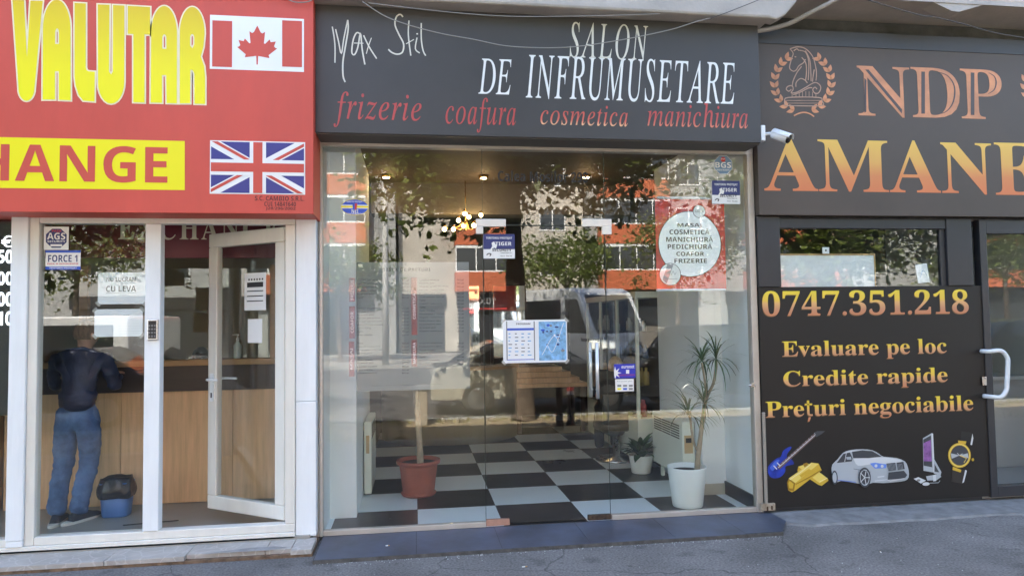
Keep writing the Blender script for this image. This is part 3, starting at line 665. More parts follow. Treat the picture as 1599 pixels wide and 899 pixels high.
# ---- papers and stickers of the exchange
TAPE = film('sticky_tape', (.7, .68, .6), .45)
def sticker(name, label, cat, y, corners, m, build=None, th=.0015, group=None):
    """a paper or vinyl sheet: backing with its print; corners = lower-left and upper-right on the photograph"""
    a = P(*corners[0], y); b = P(*corners[1], y); mb = MB().use(m)
    mb.box(a.x, b.x, y, y+th, a.z, b.z)
    if build: build(mb, y)
    if m is PAPER:
        mb.use(TAPE)
        for cx_, cz_, sx_, sz_ in ((a.x, b.z, 1, -1), (b.x, b.z, -1, -1), (a.x, a.z, 1, 1), (b.x, a.z, -1, 1)):
            mb.flat([(cx_-sx_*.018, cz_+sz_*.012), (cx_+sx_*.012, cz_-sz_*.018), (cx_+sx_*.026, cz_-sz_*.004), (cx_-sx_*.004, cz_+sz_*.026)], y-.0045)
    o = mb.build(name, None); return tag(o, label, cat, group)
YG = -.0905
def pr1(mb, y):
    a = P(88, 372, y); r_ = (P(107, 372, y).x-P(69, 372, y).x)/2*.92; mb.use(NAVY).flat(circ(a.x, a.z, r_, r_, 8, pi/8), y-.0006)
    mb.use(WHITEV); textp(mb, 'AGS', (73.5, 374), (102, 363.5), y-.0012, 'bold'); textp(mb, 'SECURITY', (74, 378.5), (102, 375.5), y-.0012, 'bold')
    mb.use(REDP); textp(mb, 'PAZA', (81, 362), (96, 359), y-.0012, 'bold'); mb.use(WHITEV); b = P(88, 383, y); mb.flat([(b.x-.04, b.z-.008), (b.x+.04, b.z-.008), (b.x+.04, b.z+.008), (b.x-.04, b.z+.008)], y-.0012)
sticker('sticker', 'white square sticker with a dark blue octagon at the top corner of the exchange window', 'sticker', YG, ((68, 390), (107.5, 354)), WHITEV, pr1)
def pr2(mb, y):
    mb.use(NAVY); textp(mb, 'FORCE 1', (75, 409), (121, 398), y-.0006, 'bold')
    mb.use(REDP); textp(mb, 'PAZA SI INTERVENTIE', (74, 413), (122, 410.5), y-.0006, 'bold')
    a, b = P(71, 421, y), P(126, 416, y); mb.use(BLUEP).flat([(a.x, a.z), (b.x, a.z), (b.x, b.z), (a.x, b.z)], y-.0006)
    a, b = P(71, 394.5, y), P(126, 391, y); mb.use(BLUEP).flat([(a.x, a.z), (b.x, a.z), (b.x, b.z), (a.x, b.z)], y-.0006)
    mb.use(WHITEV); textp(mb, 'TERITORIU PROTEJAT', (77, 420), (120, 417), y-.0012, 'bold')
sticker('sticker', 'wide white and blue sticker below the octagon on the exchange window', 'sticker', YG, ((71, 421), (126, 391)), WHITEV, pr2)
def pr3(mb, y):
    mb.use(INK); textp(mb, 'NU LUCRAM', (166, 439.5), (212.5, 432.5), y-.0006, 'bold', offset=-.01); textp(mb, 'CU LEVA', (165.5, 455.5), (212.5, 446), y-.0006, 'bold')
    a, b = P(165.5, 457.4, y), P(212.5, 456.6, y); mb.flat([(a.x, a.z), (b.x, a.z), (b.x, b.z), (a.x, b.z)], y-.0006)
sticker('paper_notice', 'white notice about leva taped inside the exchange window', 'notice', -.079, ((152.5, 475), (228, 425)), PAPER, pr3)
def pr4(mb, y):
    mb.use(GREYI); textp(mb, 'ANUNT', (180, 494), (202, 491.5), y-.0006)
    for i in range(5):
        a, b = P(186, 505+i*4, y), P(220, 504.6+i*4, y); mb.flat([(a.x, a.z), (b.x, a.z), (b.x, b.z), (a.x, b.z)], y-.0006)
sticker('paper_notice', 'blank looking white sheet taped below the leva notice', 'notice', -.078, ((147, 526), (223, 482)), PAPER, pr4)
# two sheets on the open door
def on_door(name, label, s0, s1, z0, z1, fn):
    m = MB(); m.T = Md; m.use(PAPER).box(s0, s1, -.0085, -.007, z0, z1); fn(m, s0, s1, z0, z1); return tag(m.build(name), label, 'notice')
def dl(m, s0, s1, z0, z1):
    m.use(INK)
    for i in range(6): m.box(s0+.03+i*.03, s0+.045+i*.03, -.0095, -.0087, z1-.06, z1-.045)
    m.box(s0+.03, s1-.03, -.0095, -.0087, z1-.115, z1-.075)
    for i in range(3): m.box(s0+.03, s1-.03, -.0095, -.0087, z1-.15-i*.04, z1-.142-i*.04)
on_door('paper_notice', 'white opening hours notice on the glass of the open exchange door', .22, .46, 1.76, 2.06, dl)
on_door('paper_notice', 'crumpled white sheet hanging below the hours notice on the open door', .26, .42, 1.50, 1.69, lambda *a: None)

# ================================================================== SALON (middle)
sn = thing('salon_shopfront', 'full height frameless glass salon front with a glass door in the middle', 'shopfront', (1.07, 0, 0))
f = MB().use(ALU)
f.box(-.742, 2.925, -.03, .045, 3.062, 3.118); f.box(-.742, -.718, -.03, .045, -.004, 3.061); f.box(2.868, 2.925, -.03, .045, -.004, 3.061)
f.box(-.717, .556, -.022, .034, -.003, .036); f.box(1.600, 2.867, -.022, .034, -.003, .036)
f.build('frame', None, sn, bevel=.003)
MB().box(-.717, .556, 0, .010, .037, 3.061).build('glass_pane', GL, sn)
MB().box(.5605, 1.5895, 0, .010, 2.44, 3.061).build('glass_pane', GL, sn)
MB().box(1.594, 2.867, 0, .010, .037, 3.061).build('glass_pane', GL, sn)
# dark seams of the butt joints
EDGE = mat('glass_edge', (.03, .055, .05), .3)
sm = MB().use(EDGE); sm.box(.5565, .5600, .001, .009, .037, 3.061); sm.box(1.590, 1.5935, .001, .009, .037, 3.061); sm.box(.5605, 1.5895, .001, .009, 2.434, 2.4395)
sm.build('joint', None, sn)
gd = MB().box(.566, 1.584, 0, .010, .012, 2.43).build('glass_door', GL, sn)
def px_box(mb, u0, v0, u1, v1, ya, yb):
    a = P(u0, v1, ya); b = P(u1, v0, ya); return mb.box(a.x, b.x, ya, yb, a.z, b.z)
SATIN = mat('satin_white_metal', (.74, .72, .68), .35, .2)
pf = px_box(MB().use(SATIN), 909, 342, 955, 353.5, -.012, .022); px_box(pf, 940.6, 353.7, 955, 366, -.012, .022); pf.build('patch_fitting', None, sn, bevel=.003)
pf = px_box(MB().use(SATIN), 743.5, 342, 790, 353.5, -.012, .022); px_box(pf, 743.5, 353.7, 754.5, 365, -.012, .022); pf.build('patch_fitting', None, sn, bevel=.003)
px_box(MB(), 759.5, 809.5, 796, 821.5, -.014, .024).build('floor_patch', mat('copper_patch', (.46, .26, .19), .45, .3, var=.15, vs=20), sn, bevel=.003)
px_box(MB(), 919, 802.5, 954, 812.5, -.014, .024).build('floor_patch', mat('rusty_patch', (.07, .045, .03), .7, .3, var=.7, vs=30, bump=.5), sn, bevel=.003)
h = MB().use(mat('satin_handle', (.72, .72, .72), .3, .6))
for u, s in ((933.5, -1), (928, 1)):
    a = P(u, 622, -.05); b = P(u-1, 535, -.05); yy = -.05 if s < 0 else .06
    h.tube([(a.x, yy, a.z), (a.x, yy, b.z)], .0145, 14)
    for z in (a.z+.07, b.z-.07): h.tube([(a.x, yy, z), (a.x, .0 if s < 0 else .01, z)], .008)
h.build('handle', None, gd)
tx = MB(); textp(tx, 'Calea Mosilor 298', (777.5, 283), (918, 268.5), -.0012, 'bold'); tx.build('lettering', INK, sn)
# ---- salon sign
ss = thing('shop_sign', 'long black sign with white salon lettering over the glass front', 'sign', (1.05, -.15, 3.1))
YS = -.30
MB().box(-.7355, 2.862, YS, -.02, 3.093, 4.083).build('sign_box', SALONBLK, ss, bevel=.003)
MB().box(-.73, 2.86, -.28, -.021, 3.086, 3.0928).build('underside', mat('sign_underside', (.10, .095, .09), .6), ss)
IV = mat('ivory_vinyl', (.72, .69, .60), .45)
tx = MB().use(IV); textp(tx, 'SALON', (889.5, 90.5), (1012, 40), YS-.002, 'serifi', space=1.2, res=4)
tx.use(WHITEV); textp(tx, 'DE', (747, 146.5), (798.6, 93.5), YS-.002, 'serifi', res=4); textp(tx, 'INFRUMUSETARE', (821, 154), (1147, 97.5), YS-.002, 'serifi', space=1.12, res=4)
tx.build('lettering', None, ss)
CORAL = mat('coral_vinyl', (.50, .075, .07), .5)
tx = MB().use(CORAL); textp(tx, 'frizerie', (521, 198.5), (658, 147), YS-.002, 'serifi', res=4, space=1.12); textp(tx, 'coafura', (696, 206), (805, 154.5), YS-.002, 'serifi', res=4, space=1.1)
tx.build('lettering', None, ss)
grd = ramp_mat('coral_reflection', [(0, (.85, .50, .28)), (.25, (.62, .14, .10)), (1, (.50, .075, .07))], .5)  # pale foot: lights reflecting in the letters, put into their colour
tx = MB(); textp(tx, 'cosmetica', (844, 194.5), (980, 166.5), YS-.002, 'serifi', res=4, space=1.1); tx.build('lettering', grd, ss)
tx = MB(); textp(tx, 'manichiura', (1011, 197), (1167, 163.5), YS-.002, 'serifi', res=4, space=1.06); tx.build('lettering', ramp_mat('coral_reflection_faint', [(0, (.66, .22, .14)), (.3, (.54, .09, .08)), (1, (.50, .075, .07))], .5), ss)  # same reflected light, painted weaker
mx_ = MB(); C4 = lambda pts: [xz(480+u/3.908, v/3.908, YS) for u, v in pts]
for pts, wd in (([(168, 385), (169, 300), (164, 235), (152, 165)], 7), ([(172, 180), (190, 255), (207, 330), (222, 240), (246, 124)], 7), ([(246, 124), (249, 180), (233, 280), (217, 380), (218, 465), (231, 503)], 8.5),
                ([(322, 208), (300, 203), (280, 245), (271, 320), (288, 335), (308, 290), (324, 205), (334, 300), (351, 396)], 8), ([(284, 265), (342, 266)], 5),
                ([(343, 218), (378, 290), (423, 360)], 7.5), ([(391, 233), (372, 285), (360, 330)], 5),
                ([(583, 106), (566, 90), (542, 108), (535, 155), (560, 215), (587, 270), (580, 320), (548, 333), (515, 322), (494, 303)], 8.5),
                ([(620, 128), (616, 215), (631, 342)], 7.5), ([(602, 270), (650, 243)], 5), ([(669, 232), (659, 300), (686, 326)], 7), ([(669, 205), (671, 213)], 9), ([(695, 143), (695, 240), (706, 310), (722, 342)], 7.5)):
    stroke(mx_, C4(pts), wd/3.908*.00512*1.05, YS-.002-.0002*len(mx_.f)/100)
mx_.build('script_lettering', IV, ss)

# ---- things stuck on or hung behind the salon glass
YO = -.0016
def oval(mb, y):
    a, b = P(532.5, 336, y), P(575.5, 311, y); cx, cz, rx, rz = (a.x+b.x)/2, (a.z+b.z)/2, (b.x-a.x)/2, (b.z-a.z)/2
    mb.use(YELV).flat(circ(cx, cz, rx, rz), y-.0002); mb.use(BLUEP).flat(circ(cx, cz, rx*.97, rz*.94), y-.0006)
    mb.use(WHITEV).flat([(cx-rx*.96, cz-rz*.18), (cx+rx*.96, cz-rz*.18), (cx+rx*.96, cz+rz*.28), (cx-rx*.96, cz+rz*.28)], y-.0010)
    mb.use(YELV).flat([(cx-rx*.96, cz-.004), (cx+rx*.96, cz-.004), (cx+rx*.96, cz+.010), (cx-rx*.96, cz+.010)], y-.0014)
    mb.use(BLUEP).flat([(cx-.02, cz+.03), (cx, cz+.03), (cx, cz-.028), (cx-.014, cz-.018)], y-.0018); mb.use(REDP).flat([(cx, cz+.03), (cx+.02, cz+.03), (cx+.014, cz-.018), (cx, cz-.028)], y-.0018)
    mb.use(WHITEV); textp(mb, 'NEI', (549, 332.5), (559.5, 327), y-.0018, 'bold'); textp(mb, 'SISTEM DE SECURITATE', (540, 335), (568, 333), y-.0018, 'bold'); textp(mb, 'OBIECTIV PROTEJAT', (541, 316.5), (566, 314), y-.0018, 'bold')
m = MB(); oval(m, YO); tag(m.build('sticker'), 'blue oval sticker with a yellow and white stripe at the left of the salon glass', 'sticker')
def tiger(u0, v0, u1, v1, y):
    def fn(mb, y):
        U = lambda x: u0+(u1-u0)*x; V = lambda t: v0+(v1-v0)*t
        a, b = P(u0, V(.62), y), P(u1, v0, y); mb.use(NAVY).flat([(a.x, a.z), (b.x, a.z), (b.x, b.z), (a.x, b.z)], y-.0006)
        mb.use(WHITEV); textp(mb, 'TERITORIU PROTEJAT', (U(.08), V(.22)), (U(.92), V(.12)), y-.0012, 'bold'); textp(mb, 'TIGER', (U(.38), V(.47)), (U(.9), V(.32)), y-.0012, 'bold')
        outline(mb, [[xz(U(q), V(r_), y) for q, r_ in ((.26, .36), (.34, .30), (.38, .40), (.44, .46), (.40, .60), (.34, .55), (.30, .64), (.22, .62), (.28, .50))]], y-.0012)
        mb.use(INK); textp(mb, 'SECURITY', (U(.28), V(.71)), (U(.9), V(.585)), y-.0018, 'bold'); textp(mb, 'www.tiger.ro', (U(.55), V(.80)), (U(.9), V(.745)), y-.0018, 'bold'); textp(mb, '021 9636', (U(.55), V(.92)), (U(.92), V(.87)), y-.0018)
        stroke(mb, [xz(U(q), V(r_), y) for q, r_ in ((.10, .86), (.16, .80), (.24, .82), (.20, .90))], .008, y-.0018)
    return fn
sticker('sticker', 'dark blue and white sticker on the glass door between the top fittings', 'sticker', YO, ((755, 403.5), (803.5, 365.5)), WHITEV, tiger(755, 365.5, 803.5, 403.5, YO), .0012)
sticker('sticker', 'dark blue and white sticker overlapping the top corner of the red poster', 'sticker', YO, ((1112, 318), (1155, 282.5)), WHITEV, tiger(1112, 282.5, 1155, 318, YO), .0012)
m = MB(); a, b = P(1115, 272, YO), P(1143.5, 243, YO); cx, cz, r_ = (a.x+b.x)/2, (a.z+b.z)/2, (b.x-a.x)/2*1.04
m.use(WHITEV).flat(circ(cx, cz, r_, r_, 8, pi/8), YO); m.use(mat('sticker_blue_grey', (.16, .27, .42), .5)).flat(circ(cx, cz, r_*.95, r_*.95, 8, pi/8), YO-.0006)
m.use(REDP).flat(circ(cx, cz+r_*.52, r_*.24), YO-.0012); m.use(WHITEV); textp(m, 'BGS', (1117, 262), (1141.5, 253.5), YO-.0018, 'bold'); textp(m, 'STOP', (1126, 249.5), (1132, 247.5), YO-.0018, 'bold'); textp(m, 'DIVIZIE DE SECURITATE', (1119, 266.5), (1139, 264.3), YO-.0018, 'bold')
tag(m.build('sticker'), 'grey blue octagonal sticker high at the right of the salon glass', 'sticker')
# red fabric poster
rp = thing('hanging_poster', 'red poster with a white disc of salon services between two rods', 'poster', P(1078, 460, .03))
yP = .035; a, b = P(1026, 452, yP), P(1130.5, 311, yP); x0, x1, z0, z1 = a.x, b.x, a.z, b.z; wd, ht = x1-x0, z1-z0
m = MB().use(mat('red_poster_cloth', (.56, .05, .04), .6, var=.22, vs=10)); m.box(x0, x1, yP, yP+.003, z0, z1); m.build('sheet', None, rp)
m = MB().use(WHITEV); C = lambda u, v: xz(1000+u/3.91, 230+v/3.91, yP)
def disc(mb, u, v, ru, y, mm, k=1.0): c = C(u, v); r_ = ru/3.91*wd/104.5*k; mb.use(mm).flat(circ(c[0], c[1], r_, r_*1.0, 48), y); return c, r_
disc(m, 302, 590, 186, yP-.001, INK); disc(m, 302, 590, 182, yP-.0014, mat('poster_white', (.95, .95, .94), .6))
disc(m, 358, 392, 37, yP-.0018, INK); disc(m, 358, 392, 34, yP-.0022, WHITEV); disc(m, 181, 775, 63, yP-.0018, INK); c, r_ = disc(m, 181, 775, 60, yP-.0022, WHITEV)
m.use(mat('poster_grey', (.35, .35, .36), .6)); m.flat([(c[0]-r_*.75, c[1]-r_*.5), (c[0]-r_*.35, c[1]-r_*.85), (c[0]+r_*.35, c[1]+r_*.92), (c[0]-r_*.25, c[1]+r_*.95)], yP-.0026)
stroke(m, [(c[0]+r_*.1, c[1]-r_*.1), (c[0]+r_*.3, c[1]+r_*.3), (c[0]+r_*.45, c[1]-r_*.05), (c[0]+r_*.6, c[1]+r_*.2)], .004, yP-.0026)
stroke(m, [(c[0]-r_*.3, c[1]-r_*.42), (c[0]+r_*.7, c[1]-r_*.42)], .004, yP-.0026)
m.use(mat('dark_brown_ink', (.05, .03, .03), .6))
for s, u0, u1, v0, v1 in (('MASAJ', 226, 372, 464, 492), ('COSMETICĂ', 177, 420, 495, 532), ('MANICHIURĂ', 157, 442, 540, 577), ('PEDICHIURĂ', 166, 437, 584, 621), ('COAFOR', 219, 388, 638, 663), ('FRIZERIE', 207, 405, 680, 706)):
    p, q = C(u0, v1), C(u1, v0); text(m, s, p[0], q[0], p[1], q[1], yP-.0026, 'bold')
m.use(GREYI); p, q = C(333, 396), C(385, 388); text(m, 'SALON', p[0], q[0], p[1], q[1], yP-.0026, 'bold')
m.build('print', None, rp)
for v in (308.5, 453.5):
    p, q = P(1027, v, yP), P(1131, v, yP); MB().tube([(p.x-.01, yP+.001, z1+.006 if v < 400 else z0-.006), (q.x+.01, yP+.001, z1+.006 if v < 400 else z0-.006)], .011).build('rod', mat('white_rod', (.7, .72, .74), .3), rp)
hs = MB().tube([((x0+x1)/2-.15, yP, z1+.015), ((x0+x1)/2, yP+.01, 3.05), ((x0+x1)/2+.15, yP, z1+.015)], .0012, 5); hs.build('cord', WHITEV, rp)
# price list on frosted film
yl_ = .0112
m = MB().use(film('frosted_film', (.25, .245, .235), .90)); a, b = P(557, 611, yl_), P(732, 409, yl_); m.box(a.x, b.x, yl_, yl_+.0008, a.z, b.z)
tabred = film('film_red', (.62, .14, .13), .5); ink = film('film_ink', (.10, .10, .10), .5); L5 = lambda u, v: (480+u/3.745, 400+v/3.745)
ym = yl_-.0006
def fbox(u0, v0, u1, v1, mm, dy=0): a = P(*L5(u0, v1), ym); b = P(*L5(u1, v0), ym); m.use(mm).flat([(a.x, a.z), (b.x, a.z), (b.x, b.z), (a.x, b.z)], ym-dy)
def vtext(s, u0, v0, u1, v1):
    """lettering that reads upwards"""
    a = P(*L5(u0, v1), ym); b = P(*L5(u1, v0), ym); vs, fs, bb = glyphs(s, 'bold')
    m.use(film('film_white', (.8, .8, .78), .9))
    o = [(b.x-(y-bb[2])/(bb[3]-bb[2])*(b.x-a.x), ym-.0008, a.z+(x-bb[0])/(bb[1]-bb[0])*(b.z-a.z)) for x, y in vs]; m.add(o, [f for f in fs])
for u0, v0, u1, v1, s in ((245, 127, 278, 266, 'FRIZERIE'), (245, 292, 278, 480, 'COAFOR'), (243, 498, 275, 702, 'MASAJ'), (609, 124, 640, 460, 'COSMETICA'), (609, 488, 640, 643, 'MANICURA')):
    fbox(u0, v0, u1, v1, tabred); c_ = (v0+v1)/2; hl = min((v1-v0)/2-12, 62 if len(s) < 9 else 75); vtext(s, u0+8, c_-hl, u1-8, c_+hl)
random.seed(21); WORDS = ['Tuns', 'Tuns scurt', 'Tuns mediu', 'Tuns lung', 'Spalat par', 'Vopsit radacina', 'Coafat ocazie', 'Aranjat par', 'Masaj de relaxare', 'Masaj anticelulitic', 'Manichiura simpla', 'Pedichiura spa', 'Tratament facial', 'Epilat picioare', 'Pensat sprancene', 'Semipermanent']
def rows(u0, u1, v0, n, dv):
    for i in range(n):
        s = random.choice(WORDS); v = v0+i*dv; m.use(ink)
        a = P(*L5(u0, v+11), ym); b = P(*L5(u0+len(s)*9, v), ym); text(m, s, a.x, b.x, a.z, b.z, ym-.0008, 'bold', res=1)
        s = random.choice(('20 Lei', '35 Lei', '50 Lei', '80 Lei')); a = P(*L5(u1-38, v+11), ym); b = P(*L5(u1, v), ym); text(m, s, a.x, b.x, a.z, b.z, ym-.0008, 'bold', res=1)
rows(290, 592, 134, 6, 20.5); rows(290, 592, 298, 9, 19.5); rows(290, 592, 502, 4, 20); rows(290, 592, 600, 5, 19)
rows(654, 914, 132, 16, 20); rows(654, 914, 502, 7, 20)
m.use(ink); a = P(*L5(446, 88), ym); b = P(*L5(718, 68), ym); text(m, 'LISTA DE PRETURI', a.x, b.x, a.z, b.z, ym-.0008, 'bold')
a = P(*L5(380, 760), ym); b = P(*L5(790, 744), ym); text(m, 'Preturile pot varia in functie de lungimea parului si de materialele folosite', a.x, b.x, a.z, b.z, ym-.0008, res=1)
tag(m.build('price_list'), 'translucent grey price list with red side tabs on the left salon glass', 'price list')
# two-page leaflet on the door
def mapprint(mb, y):
    U = lambda x: 786+100*x; V = lambda t: 498+69*t
    def bx(x0, t0, x1, t1, mm, k=1): a = P(U(x0), V(t1), y); b = P(U(x1), V(t0), y); mb.use(mm).flat([(a.x, a.z), (b.x, a.z), (b.x, b.z), (a.x, b.z)], y-.0006*k)
    bx(.56, .05, .975, .94, LBLUE); bx(.06, .20, .48, .26, BLUEP); bx(.06, .90, .48, .93, BLUEP)
    for x in (.055, .485): bx(x-.004, .05, x+.004, .93, GREYI)
    random.seed(4)
    for i in range(4):
        for j in range(7):
            bx(.08+i*.1, .32+j*.08, .08+i*.1+random.uniform(.02, .06), .345+j*.08, LBLUE if random.random() < .5 else GREYI, 2)
    for i in range(16):
        c = P(U(random.uniform(.6, .94)), V(random.uniform(.12, .88)), y); mb.use(random.choice((WHITEV, NAVY, BLUEP, GREYI))).flat(circ(c.x, c.z, random.uniform(.006, .018), random.uniform(.005, .012), 12), y-.0012-.0001*i)
    for i in range(2):
        stroke(mb.use(WHITEV), [xz(U(random.uniform(.56, .7)), V(random.uniform(.05, .9)), y), xz(U(.78), V(random.uniform(.2, .8)), y), xz(U(random.uniform(.86, .97)), V(random.uniform(.05, .9)), y)], .004, y-.0030-.0001*i)
    mb.use(INK); textp(mb, 'PROGRAM', (U(.2), V(.13)), (U(.42), V(.085)), y-.0012, 'bold')
sticker('leaflet', 'two page white and blue leaflet taped to the middle of the glass door', 'leaflet', YO, ((786, 567), (885, 498.5)), PAPER, mapprint, .0012)
def euro(mb, y):
    a, b = P(959, 590.5, y), P(992, 567.5, y); mb.use(mat('royal_blue_print', (.02, .03, .42), .4)).flat([(a.x, a.z), (b.x, a.z), (b.x, b.z), (a.x, b.z)], y-.0006)
    mb.use(mat('purple_print', (.16, .03, .28), .4)); c, d_ = P(966, 587, y), P(991.6, 583.5, y); mb.flat([(c.x, c.z), (d_.x, c.z), (d_.x, d_.z), (c.x, d_.z)], y-.0009)
    mb.use(WHITEV); c = P(960.5, 582, y); st_ = []
    for i in range(16): rr_ = .055 if i % 2 == 0 else .022; st_.append((c.x+rr_*cos(i*pi/8), c.z+rr_*sin(i*pi/8)))
    pl_ = clip(st_, a.x, b.x, a.z, b.z); outline(mb, [pl_], y-.0012)
    textp(mb, 'euronet', (970.5, 575), (990.5, 569.8), y-.0012, 'bold')
    outline(mb, [[xz(u, v, y) for u, v in ((977.5, 577), (982.5, 577), (982.5, 583), (977.5, 583))]], y-.0012)
    for u, mm in ((967, YELV), (976, BLUEP), (985, GREYI)):
        for v in (603.5, 608.5):
            c, d_ = P(u-3, v, y), P(u+3, v-3.2, y); mb.use(mm if v > 605 else GREYI).flat([(c.x, c.z), (d_.x, c.z), (d_.x, d_.z), (c.x, d_.z)], y-.0006)
    mb.use(GREYI); textp(mb, 'Aici puteti plati', (963, 596.5), (987, 593.5), y-.0006)
m = MB().use(WHITEV); a, b = P(961, 611, YO), P(989.5, 591, YO); m.box(a.x, b.x, YO, YO+.0012, a.z, b.z); a, b = P(959, 590.5, YO), P(992, 567.5, YO); m.box(a.x, b.x, YO, YO+.0012, a.z+.0003, b.z); euro(m, YO)
tag(m.build('sticker'), 'blue payment sticker with a white card panel beside the door handle', 'sticker')
def push(mb, y): mb.use(INK); textp(mb, 'Împinge', (907, 534), (941, 526), y-.0006, 'bold')
m = MB(); push(m, YO); tag(m.build('push_label'), 'small dark push lettering above the salon door handle', 'label')
def hours(mb, y):
    mb.use(INK); textp(mb, '09:00', (869, 492), (886, 486.5), y-.0006, 'bold')
m = MB(); hours(m, YO); tag(m.build('hours_label'), 'small dark opening hour lettering above the blue leaflet', 'label')

# ---- inside the salon
def ring_foliage(mb, c, n, L, w_, droop, up=(20, 75), seed=0, sg=5):
    """strap leaves arching out of one point"""
    R_ = random.Random(seed)
    for i in range(n):
        az = 2*pi*i/n*2.618+R_.uniform(-.3, .3); el = radians(R_.uniform(*up)); l = L*R_.uniform(.7, 1.1); ww = w_*R_.uniform(.8, 1.15)
        side = Vector((-sin(az), cos(az), 0)); pts = []; p = Vector(c); e = el
        for k in range(sg+1):
            pts.append(p.copy()); p = p+Vector((cos(az)*cos(e), sin(az)*cos(e), sin(e)))*(l/sg); e -= droop*R_.uniform(.7, 1.3)
        vs = []
        for k, q in enumerate(pts):
            t_ = k/sg; wv = ww*(.6+1.2*t_ if t_ < .3 else (1-t_)**.7*1.25+.02); vs += [q-side*wv/2, q+side*wv/2]
        mb.smooth = True; mb.add(vs, [(2*k, 2*k+1, 2*k+3, 2*k+2) for k in range(sg)]); mb.smooth = False
# terracotta pot with a thick pale stem
c = G(653, 770, 0.0); c = Vector((.025, 1.12, 0)); tp = thing('potted_tree', 'tall houseplant with one pale bare stem in a terracotta pot', 'plant', c)
MB().lathe([(.10, 0), (.155, 0.005), (.165, .02), (.168, .028), (.150, .030), (.150, .035), (.180, .28), (.184, .30), (.207, .302), (.211, .325), (.207, .335), (.186, .335), (.180, .30), (.05, .295)], c, 40).build('pot', TERRA, tp)
MB().lathe([(.001, .302), (.179, .302), (.179, .299), (.001, .299)], c, 28).build('soil', SOIL, tp)
sp_ = [c+Vector(v) for v in ((.02, 0, .28), (.005, 0, .6), (-.02, .01, 1.0), (-.03, .02, 1.5), (-.01, .02, 1.9))]
MB().tube(smoothpath([tuple(p) for p in sp_], 5), [.034]*3+[.03]*6+[.027]*6+[.024]*6, 12).build('trunk', STEM, tp)
fo = MB(); ring_foliage(fo, sp_[-1], 26, .55, .05, .28, (5, 80), 3); ring_foliage(fo, sp_[-2]+Vector((0, 0, .15)), 12, .4, .04, .3, (0, 50), 4); fo.build('foliage', LEAFD, tp)
# dragon tree in the tall white pot
c = Vector((2.37, .27, 0)); dt = thing('potted_dragon_tree', 'spiky dragon tree with three stems in a tall white pot', 'plant', c)
MB().lathe([(.10, 0), (.128, 0.002), (.132, .012), (.168, .335), (.170, .345), (.162, .345), (.155, .30), (.02, .295)], c, 40).build('pot', POTW, dt)
MB().lathe([(.001, .302), (.154, .302), (.154, .298), (.001, .298)], c, 28).build('soil', SOIL, dt)
def pt(u, v, y=.27): return tuple(P(u, v, y))
tr = MB(); main = [pt(1088, 742), pt(1090, 715), pt(1094, 680), pt(1098, 650), pt(1100, 632)]
tr.tube(smoothpath(main, 4), [.026]*4+[.022]*4+[.02]*4+[.018]*5, 12)
tr.tube(smoothpath([pt(1089, 703), pt(1083, 690), pt(1080, 672), pt(1078, 655), pt(1076, 648)], 3), .011, 8)
tr.tube(smoothpath([pt(1100, 634), pt(1106, 615, .30), pt(1114, 598, .30), pt(1118, 575, .30), pt(1118, 562, .30)], 3), .013, 8)
tr.tube(smoothpath([pt(1100, 634), pt(1102, 610, .24), pt(1100, 590, .22), pt(1096, 566, .22)], 3), .010, 8)
tr.build('trunk', STEM, dt)
fo = MB()
for i, (u, v, y, n, L) in enumerate(((1100, 630, .27, 30, .36), (1075, 647, .27, 26, .36), (1118, 560, .30, 30, .36), (1096, 563, .22, 28, .34), (1104, 616, .28, 8, .22))): ring_foliage(fo, pt(u, v, y), n, L, .017, .26, (-25, 85), 30+i)
fo.build('foliage', LEAFDR, dt)
# small leafy plant in a small white pot
c = Vector((2.40, 1.62, 0)); lp = thing('potted_plant', 'small bushy peace lily in a small white pot beside the heater', 'plant', c)
MB().lathe([(.07, 0), (.10, .002), (.105, .01), (.132, .185), (.134, .19), (.126, .19), (.12, .165), (.02, .16)], c, 32).build('pot', POTW, lp)
fo = MB(); ring_foliage(fo, c+Vector((0, 0, .17)), 40, .30, .10, .26, (25, 88), 12); fo.build('foliage', LEAFD, lp)
# wall heaters
def heater(label, x0, x1, y0, y1, z0, z1, face):
    o = thing('convector_heater', label, 'heater', ((x0+x1)/2, (y0+y1)/2, z0))
    MB().box(x0, x1, y0, y1, z0, z1).build('casing', RADW, o, bevel=.008)
    xf = x0 if face < 0 else x1; gr_ = MB().use(mat('heater_slot', (.04, .03, .025), .7))
    for i in range(6):
        for j in range(3):
            ya = y0+.06+j*(y1-y0-.12)/3; gr_.box(xf-.002, xf+.002, ya+.008, ya+(y1-y0-.12)/3-.008, z1-.055-i*.024, z1-.043-i*.024)
    gr_.build('grille', None, o)
    k = MB().use(mat('heater_control_tan', (.5, .36, .18), .4)); k.box(x0+.02, x1-.02, y0-.004, y0-.0005, z1-.30, z1-.13); k.use(BLACK).box(x0+.035, x1-.035, y0-.007, y0-.0045, z1-.20, z1-.155); k.build('control_panel', None, o)
    l_ = MB(); [l_.box((x0+x1)/2-.015, (x0+x1)/2+.015, yy-.02, yy+.02, 0, z0) for yy in (y0+.12, y1-.12)]; l_.build('foot', RADW, o)
heater('cream convector heater with slots and a tan control panel behind the white pot', 2.52, 2.645, .74, 1.58, .13, .66, -1)
heater('narrow cream heater seen end on by the left salon pillar', -.49, -.42, 1.18, 1.9, .015, .70, 1)
